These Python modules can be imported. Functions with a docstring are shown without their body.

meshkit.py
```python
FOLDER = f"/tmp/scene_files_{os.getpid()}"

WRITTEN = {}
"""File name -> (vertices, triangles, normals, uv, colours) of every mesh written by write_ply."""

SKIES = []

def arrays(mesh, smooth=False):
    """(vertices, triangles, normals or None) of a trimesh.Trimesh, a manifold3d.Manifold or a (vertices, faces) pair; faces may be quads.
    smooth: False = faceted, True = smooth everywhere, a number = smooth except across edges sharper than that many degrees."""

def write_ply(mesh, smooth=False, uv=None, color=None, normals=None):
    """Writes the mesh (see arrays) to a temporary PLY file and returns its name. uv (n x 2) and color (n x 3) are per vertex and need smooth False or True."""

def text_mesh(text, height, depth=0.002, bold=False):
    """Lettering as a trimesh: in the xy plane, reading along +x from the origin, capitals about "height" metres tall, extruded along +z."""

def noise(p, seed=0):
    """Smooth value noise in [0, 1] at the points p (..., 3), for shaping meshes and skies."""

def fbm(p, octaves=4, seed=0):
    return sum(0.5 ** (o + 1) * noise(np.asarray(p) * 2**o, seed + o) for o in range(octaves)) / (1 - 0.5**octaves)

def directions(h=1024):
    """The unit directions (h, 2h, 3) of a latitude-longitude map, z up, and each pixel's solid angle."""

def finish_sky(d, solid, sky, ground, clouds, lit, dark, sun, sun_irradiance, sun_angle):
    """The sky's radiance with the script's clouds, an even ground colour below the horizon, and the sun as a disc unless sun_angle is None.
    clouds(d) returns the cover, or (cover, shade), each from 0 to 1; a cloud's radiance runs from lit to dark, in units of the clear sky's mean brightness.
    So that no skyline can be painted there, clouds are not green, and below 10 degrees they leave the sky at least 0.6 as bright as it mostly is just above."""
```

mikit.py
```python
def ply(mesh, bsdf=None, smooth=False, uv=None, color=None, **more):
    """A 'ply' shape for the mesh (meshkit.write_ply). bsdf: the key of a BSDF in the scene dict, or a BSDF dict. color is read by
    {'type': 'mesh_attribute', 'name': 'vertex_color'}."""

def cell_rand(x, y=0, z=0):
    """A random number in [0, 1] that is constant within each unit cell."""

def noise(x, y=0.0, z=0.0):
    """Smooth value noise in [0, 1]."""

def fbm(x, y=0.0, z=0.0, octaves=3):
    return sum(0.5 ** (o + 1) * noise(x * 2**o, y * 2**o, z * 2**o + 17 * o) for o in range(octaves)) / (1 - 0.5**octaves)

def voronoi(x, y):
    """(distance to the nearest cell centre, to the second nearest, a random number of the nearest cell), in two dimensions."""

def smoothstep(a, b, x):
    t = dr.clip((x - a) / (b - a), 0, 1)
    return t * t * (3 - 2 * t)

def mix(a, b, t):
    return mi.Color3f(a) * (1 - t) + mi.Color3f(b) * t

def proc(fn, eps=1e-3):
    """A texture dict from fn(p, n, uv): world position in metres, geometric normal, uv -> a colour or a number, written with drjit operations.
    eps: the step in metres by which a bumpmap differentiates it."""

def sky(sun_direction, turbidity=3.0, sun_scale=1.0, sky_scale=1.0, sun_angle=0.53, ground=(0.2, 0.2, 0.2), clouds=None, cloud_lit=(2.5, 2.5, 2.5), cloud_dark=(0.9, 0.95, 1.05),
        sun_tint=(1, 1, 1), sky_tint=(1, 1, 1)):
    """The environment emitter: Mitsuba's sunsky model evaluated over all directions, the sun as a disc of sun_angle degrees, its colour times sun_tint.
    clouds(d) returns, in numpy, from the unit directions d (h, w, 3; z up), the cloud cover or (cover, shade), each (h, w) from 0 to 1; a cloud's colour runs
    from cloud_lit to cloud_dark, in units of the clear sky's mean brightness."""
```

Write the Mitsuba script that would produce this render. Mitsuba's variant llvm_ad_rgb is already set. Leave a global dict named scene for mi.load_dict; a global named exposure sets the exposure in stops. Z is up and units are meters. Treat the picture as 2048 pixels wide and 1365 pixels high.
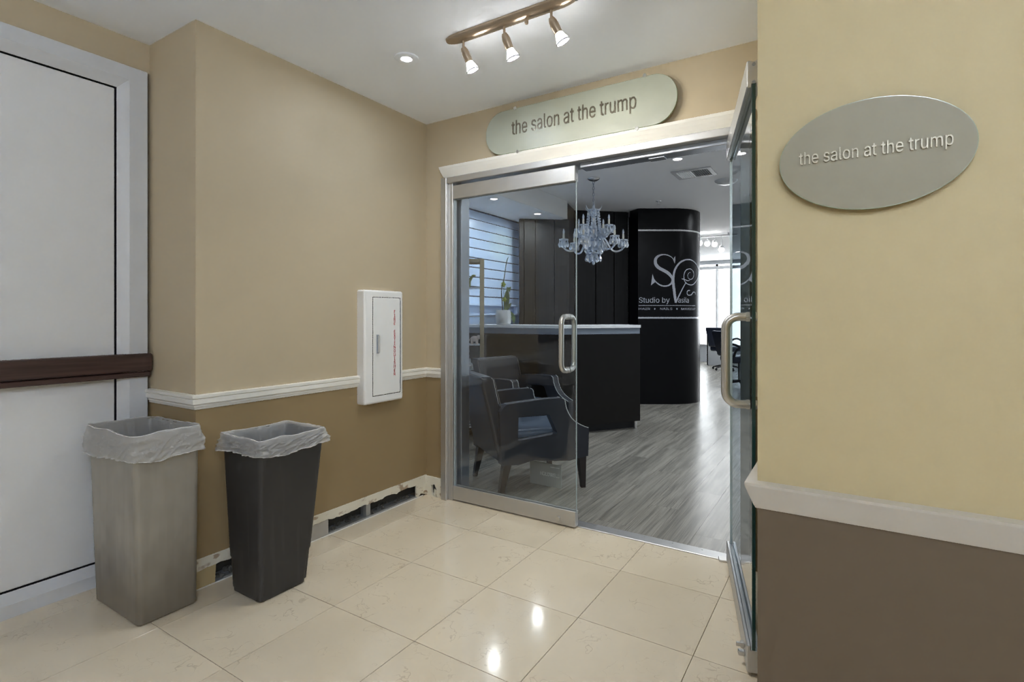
import math, random
import numpy as np, trimesh, drjit as dr
import mitsuba as mi
import mikit, meshkit
from mikit import proc, noise, fbm, voronoi, cell_rand, smoothstep, mix
from shapely.geometry import Polygon, box as sbox, Point
from shapely import affinity

# ---------------------------------------------------------------- camera, lights' strengths, exposure
T = mi.ScalarTransform4f
F_PX, CX, CY, EYE = 1061.0, 1024.0, 634.0, 1.25
YAW = math.atan(671.0 / F_PX)
scene, labels = {}, {}
scene['camera'] = {
    'type': 'perspective', 'fov': math.degrees(2 * math.atan(1024.0 / F_PX)), 'fov_axis': 'x',
    'principal_point_offset_y': (682.5 - CY) / 1365.0, 'near_clip': 0.05, 'far_clip': 100.0,
    'to_world': T().look_at(origin=[0, 0, EYE], target=[-math.sin(YAW), math.cos(YAW), EYE], up=[0, 0, 1])}
exposure = 0.24
HALL_LAMP = 560.0        # recessed downlights of the hall (radiance of the lens)
SPOT_LAMP = 560.0        # three halogen spots of the track
SALON_LAMP = 620.0       # recessed downlights of the salon
BLIND_GLOW = 4.6
GLOBE_LAMP = 66.0        # globe lights of the corridor behind the viewer         # daylight coming through the far blinds
WARM, HALOGEN, COOL, DAY = np.array([.84, .97, 1.16]), np.array([1.0, .97, .88]), np.array([.90, .96, 1.0]), np.array([.93, .98, 1.0])
rng = random.Random(7)
nrng = np.random.default_rng(7)

# ---------------------------------------------------------------- helpers
cat_ = trimesh.util.concatenate
def numbered(key):
    if key not in used: used.add(key); return key
    k = 1
    while f'{key}_{k:03d}' in used: k += 1
    key = f'{key}_{k:03d}'; used.add(key); return key
used = set()
def thing(name, label, category, group=None):
    k = numbered(name); labels[k] = {'label': label, 'category': category}
    if group: labels[k]['group'] = group
    return k
def struct(name, label=None):
    k = numbered(name); labels[k] = {'kind': 'structure'}
    if label: labels[k]['label'] = label
    return k
def part(parent, name, mesh, mat, smooth=False, label=None, stuff=False, **kw):
    k = numbered(parent + '__' + name)
    scene[k] = mikit.ply(mesh, mat, smooth=smooth, **kw)
    if label or stuff:
        labels[k] = {}
        if label: labels[k]['label'] = label
        if stuff: labels[k]['kind'] = 'stuff'
    return k
def whole(key, mesh, mat, smooth=False, **kw):
    scene[key] = mikit.ply(mesh, mat, smooth=smooth, **kw); return key
def bx(x0, x1, y0, y1, z0, z1):
    b = trimesh.creation.box([x1 - x0, y1 - y0, z1 - z0]); b.apply_translation([(x0 + x1) / 2, (y0 + y1) / 2, (z0 + z1) / 2]); return b
def cbx(x0, x1, y0, y1, z0, z1, c=.003):
    p = []
    for sx, X in ((1, x0), (-1, x1)):
        for sy, Y in ((1, y0), (-1, y1)):
            for sz, Z in ((1, z0), (-1, z1)):
                p += [(X + sx * c, Y + sy * c, Z), (X + sx * c, Y, Z + sz * c), (X, Y + sy * c, Z + sz * c)]
    return trimesh.convex.convex_hull(np.array(p))
def rbx(x0, x1, y0, y1, z0, z1, r=.02, n=3):
    s = trimesh.creation.icosphere(subdivisions=n - 1, radius=r).vertices
    p = np.vstack([s + [X, Y, Z] for X in (x0 + r, x1 - r) for Y in (y0 + r, y1 - r) for Z in (z0 + r, z1 - r)])
    return trimesh.convex.convex_hull(p)
def tube(pts, rad, sides=12, closed=False):
    p = np.asarray(pts, float); n = len(p); rad = np.broadcast_to(rad, (n,))
    t = np.roll(p, -1, 0) - np.roll(p, 1, 0) if closed else np.gradient(p, axis=0)
    t /= np.linalg.norm(t, axis=1, keepdims=True) + 1e-12
    u = np.cross(t[0], [0, 0, 1] if abs(t[0][2]) < .9 else [1, 0, 0]); u /= np.linalg.norm(u)
    V = []
    a = np.arange(sides) * 2 * np.pi / sides
    for i in range(n):
        u = u - t[i] * (u @ t[i]); u /= np.linalg.norm(u) + 1e-12; w = np.cross(t[i], u)
        V.append(p[i] + rad[i] * (np.cos(a)[:, None] * u + np.sin(a)[:, None] * w))
    V = np.vstack(V); Fc = []
    for i in range(n if closed else n - 1):
        for j in range(sides):
            A, B, C, D = i * sides + j, i * sides + (j + 1) % sides, ((i + 1) % n) * sides + (j + 1) % sides, ((i + 1) % n) * sides + j
            Fc += [(A, B, C), (A, C, D)]
    if not closed:
        k = len(V); V = np.vstack([V, p[0], p[-1]])
        for j in range(sides):
            Fc += [(k, (j + 1) % sides, j), (k + 1, (n - 1) * sides + j, (n - 1) * sides + (j + 1) % sides)]
    return trimesh.Trimesh(V, Fc, process=False)
def lathe(prof, sides=32, at=(0, 0, 0)):
    m = trimesh.creation.revolve(np.array(prof, float), sections=sides); m.apply_translation(at); return m
def extr(poly, depth, frame):
    """polygon (u, v) extruded; frame = (origin, u axis, v axis, extrusion axis)."""
    m = trimesh.creation.extrude_polygon(poly, depth, engine='earcut')
    o, u, v, w = (np.array(q, float) for q in frame)
    M = np.eye(4); M[:3, 0], M[:3, 1], M[:3, 2], M[:3, 3] = u, v, w, o
    m.apply_transform(M)
    if np.linalg.det(M[:3, :3]) < 0 : m.fix_normals()
    return m
XZ = lambda y: ((0, y, 0), (1, 0, 0), (0, 0, 1), (0, 1, 0))     # polygon in (x, z), depth towards +y
YZ = lambda x: ((x, 0, 0), (0, 1, 0), (0, 0, 1), (1, 0, 0))     # polygon in (y, z), depth towards +x
XY = lambda z: ((0, 0, z), (1, 0, 0), (0, 1, 0), (0, 0, 1))
def sweep(prof, path):
    """profile points (outward offset, z) swept along a plan path with mitred corners; the outward side is to the right of the path."""
    P = np.array(path, float); n = len(P); d = np.diff(P, axis=0); d /= np.linalg.norm(d, axis=1, keepdims=True)
    N = np.stack([d[:, 1], -d[:, 0]], 1); off = []
    for i in range(n):
        a, b = N[max(i - 1, 0)], N[min(i, n - 2)]; m = a + b; off.append(m / (m @ a))
    m = len(prof); V = np.array([[*(P[i] + off[i] * q[0]), q[1]] for i in range(n) for q in prof]); Fc = []
    for i in range(n - 1):
        for j in range(m):
            A, B, C, D = i * m + j, i * m + (j + 1) % m, (i + 1) * m + (j + 1) % m, (i + 1) * m + j
            Fc += [(A, B, C), (A, C, D)]
    from shapely.geometry import Polygon as _P
    tv, tf = trimesh.creation.triangulate_polygon(_P(prof), engine='earcut')
    idx = [int(np.argmin(np.linalg.norm(np.array(prof) - q, axis=1))) for q in tv]
    for f in tf:
        a, b, c = (idx[k] for k in f); Fc += [(a, b, c), ((n - 1) * m + a, (n - 1) * m + c, (n - 1) * m + b)]
    mesh = trimesh.Trimesh(V, Fc, process=False); mesh.fix_normals(); return mesh
def spline(pts, n=40, closed=False):
    from scipy.interpolate import CubicSpline
    p = np.array(pts, float); 
    if closed: p = np.vstack([p, p[:1]])
    t = np.r_[0, np.cumsum(np.linalg.norm(np.diff(p, axis=0), axis=1))]
    c = CubicSpline(t, p, bc_type='periodic' if closed else 'not-a-knot')
    return c(np.linspace(0, t[-1], n + 1)[:-1] if closed else np.linspace(0, t[-1], n))
def text(s, height, depth, bold=False, width=None):
    m = meshkit.text_mesh(s, height, depth, bold)
    if width: m.apply_scale([width / (m.bounds[1][0]), 1, 1])
    return m
def xf(m, rotz=0, loc=(0, 0, 0)):
    m = m.copy(); m.apply_transform(trimesh.transformations.rotation_matrix(rotz, [0, 0, 1])); m.apply_translation(loc); return m

# ---------------------------------------------------------------- materials
def rgb(r, g, b): return {'type': 'rgb', 'value': [float(r), float(g), float(b)]}
def mat(key, color, rough=.5, spec=.5, metal=0.0, two=True, **kw):
    b = {'type': 'principled', 'base_color': color if isinstance(color, dict) else rgb(*color), 'roughness': rough, 'specular': spec, 'metallic': metal, **kw}
    scene[key] = {'type': 'twosided', 'b': b} if two else b
def paint_two_tone(top, low, h):
    def fn(p, n, uv):
        m = .97 + .06 * fbm(p.x * 1.3 + 3, p.y * 1.3, p.z * 1.3)
        return mix(low, top, dr.select(p.z > h, mi.Float(1), mi.Float(0))) * m
    return proc(fn)
mat('m_paint', paint_two_tone((.455, .378, .26), (.265, .193, .102), .858), .6, .25)
mat('m_paint_right', paint_two_tone((.465, .38, .218), (.102, .075, .048), .845), .6, .25)
mat('m_ceiling', (.83, .88, .96), .8, .1)
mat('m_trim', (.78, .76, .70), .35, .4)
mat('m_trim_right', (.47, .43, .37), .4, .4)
mat('m_grout', (.20, .16, .11), .8, .1)
def marble(p, n, uv):
    cx, cy = dr.floor((p.x + 1.874) / .4645), dr.floor((p.y - 1.043) / .4825)
    ox, oy = cell_rand(cx, cy, 5) * 40, cell_rand(cx, cy, 6) * 40
    x, y = p.x + ox, p.y + oy
    wx, wy = x + .05 * fbm(x * 16, y * 16, 1.5), y + .05 * fbm(x * 16, y * 16, 7.5)
    v = 1 - smoothstep(0, .030, dr.abs(fbm(wx * 19, wy * 19, 2.0, octaves=3) - .5))
    v = v * smoothstep(.52, .74, fbm(x * 8, y * 8, 9.0))
    v2 = 1 - smoothstep(0, .03, dr.abs(noise(wx * 46, wy * 46, 4.0) - .5))
    v2 = v2 * smoothstep(.56, .76, fbm(x * 12, y * 12, 3.0))
    tone = .96 + .05 * cell_rand(cx, cy, 7)
    base = mix((.66, .57, .43), (.735, .64, .50), fbm(wx * 3, wy * 3, 6.0)) * tone
    return mix(mix(base, (.36, .27, .16), .42 * v), (.44, .34, .22), .36 * v2)
mat('m_marble', proc(marble), .085, .5)
PW, PL = .185, 1.22
def wood_floor(p, n, uv):
    col = dr.floor(p.x / PW); row = dr.floor((p.y - col * .437) / PL)
    r = cell_rand(col, row, 3)
    y = p.y + r * 13; x = p.x + .012 * fbm(p.x * 6, y * 2.2, r * 9)
    g = fbm(x * 75, y * 2.6, r * 20, octaves=3)
    fine = noise(x * 320, y * 6, r * 5)
    big = fbm(x * 9, y * 1.1, r * 31)
    t = dr.clip(.42 * g + .34 * fine + .40 * big - .10 + .05 * (r - .5), 0, 1)
    return mix((.108, .103, .09), (.325, .308, .272), smoothstep(.15, .85, t))
mat('m_plank', proc(wood_floor), .30, .5)
mat('m_white_door', (.72, .73, .745), .45, .4)
mat('m_frame_paint', (.60, .615, .64), .4, .4)
mat('m_gap', (.012, .012, .014), .8, .1)
def darkwood(p, n, uv):
    g = fbm(p.y * 5, p.z * 90, p.x * 60, octaves=3)
    return mix((.016, .009, .008), (.06, .03, .025), g)
mat('m_dark_wood', proc(darkwood), .35, .5)
mat('m_cabinet_white', (.76, .755, .74), .35, .5)
mat('m_red', (.33, .03, .035), .5, .3)
mat('m_steel', (.60, .59, .57), .32, .5, .95)
mat('m_alu', (.55, .545, .54), .38, .5, .85)
mat('m_alu_dark', (.30, .33, .38), .35, .5, .85)
mat('m_chrome', (.80, .80, .80), .12, .5, 1.0)
mat('m_mirror_letter', (.20, .175, .135), .22, .5, 1.0)
mat('m_bronze', (.36, .285, .21), .33, .5, .9)
mat('m_black', (.014, .014, .016), .5, .4)
mat('m_glass_edge', (.010, .045, .045), .12, .6)
mat('m_glass_edge_pale', (.36, .44, .46), .2, .6)
def primer(p, n, uv):
    d = smoothstep(.60, .74, fbm(p.y * 22, p.z * 40, p.x * 22 + 3))
    return mix((.70, .665, .56), (.30, .20, .12), d * .8)
mat('m_primer', proc(primer), .8, .15)
mat('m_drywall', (.42, .40, .37), .85, .1)
mat('m_rubble', (.09, .085, .075), .9, .1)
mat('m_zinc', (.40, .41, .41), .45, .5, .6)
mat('m_cardboard', (.42, .33, .18), .8, .1)
def dirty_gray(p, n, uv):
    st = fbm(p.x * 34 + p.y * 34, p.z * 3.0, 4.0)
    st = smoothstep(.42, .75, st)
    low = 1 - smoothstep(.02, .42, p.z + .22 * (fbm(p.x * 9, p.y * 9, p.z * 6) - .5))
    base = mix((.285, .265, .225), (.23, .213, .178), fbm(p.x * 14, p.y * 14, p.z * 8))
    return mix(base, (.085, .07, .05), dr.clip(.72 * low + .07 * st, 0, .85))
mat('m_bin_gray', proc(dirty_gray), .42, .4)
def dirty_black(p, n, uv):
    s = smoothstep(.6, .8, fbm(p.x * 40 + p.y * 40, p.z * 4, 2.0))
    return mix((.013, .0125, .0125), (.032, .030, .028), .25 * s + .3 * fbm(p.x * 9, p.y * 9, p.z * 6))
mat('m_bin_black', proc(dirty_black), .45, .45)
scene['m_liner'] = {'type': 'principledthin', 'base_color': rgb(.93, .93, .93), 'roughness': .28, 'spec_trans': .56, 'diff_trans': .85, 'eta': 1.45}
mat('m_liner_fold', (.60, .60, .59), .35, .4)
scene['m_glass'] = {'type': 'thindielectric', 'int_ior': 1.5, 'specular_transmittance': rgb(.90, .945, .95)}
scene['m_glass_blue'] = {'type': 'thindielectric', 'int_ior': 1.5, 'specular_transmittance': rgb(.66, .80, .90)}
scene['m_glass_clear'] = {'type': 'thindielectric', 'int_ior': 1.5}
mat('m_sign_glass', (.345, .36, .295), .32, .5)
mat('m_oval_glass', (.23, .205, .14), .5, .3)
mat('m_oval_letter', (.42, .38, .29), .4, .4, .2)
mat('m_sign_edge', (.20, .25, .16), .2, .6)
mat('m_salon_wall', (.58, .60, .63), .7, .2)
mat('m_salon_ceiling', (.82, .82, .83), .8, .1)
mat('m_slat', (.55, .70, .93), .25, .5)
mat('m_vent_paint', (.50, .50, .51), .5, .3)
mat('m_mullion', (.72, .74, .76), .5, .3)
mat('m_slat_groove', (.06, .075, .10), .6, .3)
def espresso(p, n, uv):
    g = fbm((p.x + p.y) * 60, p.z * 2.0, 1.0, octaves=3)
    return mix((.004, .004, .0045), (.009, .0085, .009), g)
mat('m_espresso', proc(espresso), .45, .3)
mat('m_column', (.002, .002, .003), .28, .2)
mat('m_logo', (.50, .51, .57), .4, .4)
mat('m_chrome_strip', (.82, .83, .86), .2, .5, .9)
mat('m_counter_top', (.82, .85, .88), .25, .5)
mat('m_apron', (.20, .235, .29), .25, .5)
mat('m_counter_front', (.007, .006, .0055), .30, .3)
mat('m_leather', (.017, .019, .026), .35, .45)
mat('m_leather_seat', (.085, .11, .155), .20, .8)
mat('m_piping', (.40, .41, .42), .3, .5)
mat('m_piping_dark', (.06, .06, .065), .3, .5)
mat('m_leg_wood', (.016, .012, .011), .35, .5)
mat('m_gold', (.20, .165, .115), .35, .5, .7)
mat('m_crystal', (.66, .72, .80), .09, .9, .78, clearcoat=1.0, clearcoat_gloss=.95)
mat('m_candle', (.62, .62, .55), .5, .3)
mat('m_pot', (.52, .54, .56), .6, .3)
def leafy(p, n, uv): return mix((.03, .055, .02), (.07, .12, .035), noise(p.x * 30, p.y * 30, p.z * 30))
mat('m_leaf', proc(leafy), .4, .5)
mat('m_flower', (.24, .30, .06), .6, .3)
mat('m_stem', (.03, .035, .025), .6, .3)
mat('m_fig_green', (.22, .25, .13), .3, .5, .5)
mat('m_fig_blue', (.10, .24, .42), .3, .6)
mat('m_fig_pink', (.52, .44, .42), .35, .5)
mat('m_foil', (.55, .58, .62), .25, .6, .6)
mat('m_card', (.30, .31, .29), .5, .4)
mat('m_card_text', (.62, .63, .60), .5, .3)
mat('m_white_gloss', (.70, .72, .74), .3, .5)
mat('m_chair_far', (.035, .045, .075), .35, .5)
mat('m_acrylic', (.42, .46, .48), .2, .6)

# ---------------------------------------------------------------- HALL SHELL
ZC = 2.606
XA, XD, YB, YR, XP, YP = -2.51, -2.946, 2.838, 1.272, -.172, 1.31
X1, Y0 = 2.6, -3.2                                    # far limits of the hall behind the camera
fl = struct('floor', 'polished cream marble tile floor')
part(fl, 'grout_bed', bx(XD - .1, X1, Y0, 2.872, -.06, -.0022), 'm_grout')
gx = [-1.8745 + .4645 * k for k in range(-3, 11)]
gy = [1.043 + .4825 * k for k in range(-9, 5)]
for i in range(len(gx) - 1):
    for j in range(len(gy) - 1):
        x0, x1, y0, y1 = gx[i], min(gx[i + 1], X1), max(gy[j], Y0), min(gy[j + 1], 2.872)
        if x0 < XD: x0 = XD
        if y1 - y0 < .02 or x1 - x0 < .02: continue
        if x0 >= XP - .001 and y0 > YP + .01: continue
        if x1 < XA + .02 and y0 > YR + .1: continue
        if y0 > YR and x0 < XA: x0 = XA + .004
        if y0 < YR < y1 and x0 < XA - .01:            # tile cut around the wall's outer corner
            part(fl, 'tile', extr(sbox(x0 + .0012, y0 + .0012, x1 - .0012, y1 - .0012).difference(sbox(-9, YR - .001, XA + .003, 9)), .015, XY(-.015)), 'm_marble'); continue
        part(fl, 'tile', cbx(x0 + .0012, x1 - .0012, y0 + .0012, y1 - .0012, -.015, 0, .0005), 'm_marble')
whole(struct('ceiling', 'white painted hall ceiling'), bx(XD - .1, X1 + .1, Y0 - .1, YB + .02, ZC, ZC + .05), 'm_ceiling')
# left wall with its broken foot
wl = struct('wall_left', 'cream over brown painted wall with a chair rail')
part(wl, 'paint_face', bx(XA - .10, XA, YR - .0, YB + .1, .138, ZC), 'm_paint')
part(wl, 'return_face', bx(XD - .02, XA - .001, YR, YR + .1, .138, ZC), 'm_paint')
whole(struct('wall_door', 'wall above the white door'), cat_([bx(XD - .12, XD, -1.3, YR + .02, 2.462, ZC), bx(XD - .12, XD, Y0, -1.0, 0, ZC)]), 'm_paint')
whole(struct('wall_behind'), bx(XD - .1, X1 + .1, Y0 - .1, Y0, 0, ZC), 'm_paint')
whole(struct('wall_far_right'), bx(X1, X1 + .1, Y0, YP, 0, ZC), 'm_paint')
ob = Polygon([(XA - .12, -.0), (XP + .05, 0), (XP + .05, ZC), (XA - .12, ZC)]).difference(sbox(-2.352, -1, -.40, 2.20))
ob = ob.difference(sbox(-2.6, -1, -2.35, .132))
wb = struct('wall_back', 'cream wall around the glass salon doors')
part(wb, 'paint_face', extr(ob, .15, XZ(YB)), 'm_paint')
whole(struct('wall_right', 'cream over dark brown wall in front'), bx(XP, X1 + .1, YP, YB + .1, 0, ZC), 'm_paint_right')

# broken foot of the left wall: ragged primer band with openings
bl = struct('baseboard_left', 'torn open wall foot with dark holes and bare primer')
def ragged(y0, y1, z, amp, n):
    ys = np.linspace(y0, y1, n)
    zz = z + amp * (meshkit.fbm(np.stack([ys * 24, ys * 0, ys * 0], 1), 3, seed=5) - .5) * 2
    return list(zip(ys, zz))
band = [(YR, .14), (YR, .085)] + ragged(YR + .01, 2.735, .088, .011, 70) + [(2.735, .14)]
part(bl, 'primer_band', extr(Polygon(band).buffer(0), .012, YZ(XA - .010)), 'm_primer')
part(bl, 'corner_stub', extr(Polygon([(2.735, .14), (2.735, .012), (2.75, .0), (2.78, .02), (2.838, 0), (2.838, .14)]), .012, YZ(XA - .010)), 'm_primer')
part(bl, 'patch', extr(Polygon([(YR, .10), (YR, .0), (1.36, .004), (1.365, .10)]), .012, YZ(XA - .012)), 'm_cardboard')
part(bl, 'drywall_patch', extr(Polygon([(1.86, .10), (1.86, .0), (2.005, .006), (2.005, .10)]), .012, YZ(XA - .014)), 'm_drywall')
part(bl, 'stud', bx(XA - .06, XA - .012, 2.296, 2.331, .0, .13), 'm_zinc')
part(bl, 'floor_track', cat_([bx(XA - .09, XA - .004, YR, 2.76, -.002, .004), bx(XA - .006, XA - .003, YR + .13, 2.76, -.002, .011)]), 'm_zinc')
part(bl, 'white_caulk', tube([(XA + .002, y, .001) for y in np.linspace(YR, 2.8, 12)], .0035, 6), 'm_trim')
rub = []
for k in range(70):
    s = trimesh.creation.icosphere(subdivisions=1, radius=1); s.vertices *= nrng.uniform(.6, 1.3, (len(s.vertices), 1))
    s.apply_scale(nrng.uniform(.006, .018, 3)); s.apply_translation([XA - nrng.uniform(.03, .09), nrng.uniform(1.38, 2.72), .008]); rub.append(s)
part(bl, 'rubble', cat_(rub), 'm_rubble', stuff=True)
part(bl, 'cavity_back', cat_([bx(XA - .115, XA - .10, YR + .08, YB + .1, -.02, .16), bx(XA - .11, XA, YR + .1, YB, -.03, -.004)]), 'm_rubble')
bb = struct('baseboard_back', 'chipped white stub of baseboard beside the metal jamb')
hole = Polygon([(-2.455, .075), (-2.425, .085), (-2.408, .055), (-2.412, .025), (-2.40, .002), (-2.435, .0), (-2.45, .02)])
stub = Polygon([(XA, 0), (-2.353, 0), (-2.353, .118), (-2.36, .132), (XA, .134)]).difference(hole)
part(bb, 'stub', extr(stub, .02, XZ(YB - .012)), 'm_primer')
part(bb, 'dark_hole', bx(-2.47, -2.39, YB + .02, YB + .035, 0, .1), 'm_rubble')
part(bb, 'torn_paper', extr(Polygon([(-2.437, .01), (-2.42, .0), (-2.417, .045), (-2.43, .052)]), .004, XZ(YB - .006)), 'm_primer')

# chair rails
rail_prof = [(0, .826), (.006, .826), (.009, .836), (.013, .838), (.013, .846), (.018, .850), (.024, .853), (.024, .872), (.020, .875), (.027, .880), (.027, .892), (.004, .894), (0, .894)]
whole(struct('trim_1', 'white moulded chair rail on the left wall'), sweep(rail_prof, [(XD + .01, YR), (XA, YR), (XA, 2.214)][::-1][::-1]), 'm_trim')
whole(struct('trim_2', 'white chair rail in the corner by the glass door'), sweep(rail_prof, [(XA, 2.542), (XA, YB), (-2.352, YB)]), 'm_trim')
railr = [(0, .819), (.004, .819), (.008, .828), (.024, .872), (.024, .878), (0, .880)]
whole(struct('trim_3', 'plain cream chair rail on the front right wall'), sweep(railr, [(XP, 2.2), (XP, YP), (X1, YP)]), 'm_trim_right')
# crown over the doors
crown = [(0, 2.197), (.014, 2.197), (.022, 2.212), (.0235, 2.214), (.033, 2.232), (.0345, 2.234), (.043, 2.252), (.045, 2.255), (.048, 2.270), (0, 2.272)]
def crown_mesh(x0, x1):
    a, b = [], []
    for o, z in crown: a.append((x0 - o * .55, YB - o, z)); b.append((x1 + o * .2, YB - o, z))
    m = len(crown); V = np.array(a + b); Fc = []
    for j in range(m):
        k = (j + 1) % m; Fc += [(j, k, m + k), (j, m + k, m + j)]
    tv, tf = trimesh.creation.triangulate_polygon(Polygon(crown), engine='earcut')
    idx = [int(np.argmin(np.linalg.norm(np.array(crown) - q, axis=1))) for q in tv]
    for f in tf: Fc += [tuple(idx[q] for q in f), tuple(m + idx[q] for q in f[::-1])]
    t = trimesh.Trimesh(V, Fc, process=False); t.fix_normals(); return t
whole(struct('trim_4', 'white fluted crown moulding over the glass doors'), crown_mesh(-2.330, -.40), 'm_trim')
# aluminium door frame
df = struct('trim_5', 'brushed aluminium door frame')
part(df, 'jamb', cbx(-2.352, -2.305, 2.805, 2.995, 0, 2.198, .003), 'm_alu')
part(df, 'jamb_stop', cbx(-2.305, -2.268, 2.83, 2.88, 0, 2.16, .002), 'm_alu')
part(df, 'jamb_inner', cbx(-2.305, -2.245, 2.90, 2.99, 0, 2.16, .002), 'm_alu_dark')
part(df, 'jamb', cbx(-.445, -.40, 2.805, 2.995, 0, 2.198, .003), 'm_alu')
part(df, 'head', cbx(-2.305, -.445, 2.812, 2.995, 2.158, 2.198, .003), 'm_alu')
part(df, 'head_stop', cbx(-1.335, -.47, 2.86, 2.95, 2.128, 2.16, .003), 'm_alu_dark')
part(df, 'closer_plate', cbx(-.93, -.84, 2.875, 2.93, 2.118, 2.129, .002), 'm_alu_dark')
th_ = struct('trim_6', 'narrow metal threshold strip between marble and vinyl')
part(th_, 'strip', cbx(-2.30, -.40, 2.872, 2.958, -.01, .006, .003), 'm_alu')
for x in np.linspace(-1.28, -.5, 6): part(th_, 'screw', trimesh.creation.cylinder(.004, .004, sections=10, transform=trimesh.transformations.translation_matrix([x, 2.935, .006])), 'm_steel')

# ---------------------------------------------------------------- white service door with frame
d1 = struct('door_1', 'large white flush door in a grey painted metal frame')
DY0, DY1 = -.95, 1.136
part(d1, 'panel', cbx(XD - .070, XD - .024, DY0 + .005, DY1 - .005, .103, 2.347, .002), 'm_white_door')
part(d1, 'shadow_gap', cat_([bx(XD - .11, XD - .076, DY0 - .08, DY1 + .05, .06, 2.40)]), 'm_gap')
def rect_ring(y0, y1, z0, z1, x): return [(x, y0, z0), (x, y1, z0), (x, y1, z1), (x, y0, z1)]
R4 = [rect_ring(DY0, DY1, .098, 2.352, XD - .09), rect_ring(DY0, DY1, .098, 2.352, XD - .016), rect_ring(DY0 - .040, DY1 + .042, .056, 2.396, XD + .016), rect_ring(DY0 - .11, 1.256, .0, 2.460, XD + .016), rect_ring(DY0 - .11, 1.256, .0, 2.460, XD - .03)]
V = np.array(sum(R4, [])); Fc = []
for i in range(1, 4):
    for j in range(4):
        A, B, C, D = i * 4 + j, i * 4 + (j + 1) % 4, (i + 1) * 4 + (j + 1) % 4, (i + 1) * 4 + j; Fc += [(A, B, C), (A, C, D)]
part(d1, 'frame', trimesh.Trimesh(V, Fc, process=False), 'm_frame_paint')
part(d1, 'rebate', trimesh.Trimesh(V[:8], [f for j in range(4) for f in ((j, (j + 1) % 4, (j + 1) % 4 + 4), (j, (j + 1) % 4 + 4, j + 4))], process=False), 'm_gap')
br = thing('bumper_rail', 'dark brown wooden bumper rail fixed across the white door', 'rail')
part(br, 'board', cbx(XD - .012, XD + .048, -1.0, 1.266, .985, 1.070, .006), 'm_dark_wood')
part(br, 'lower_bead', cbx(XD - .012, XD + .040, -1.0, 1.262, .957, .981, .004), 'm_dark_wood')

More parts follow.
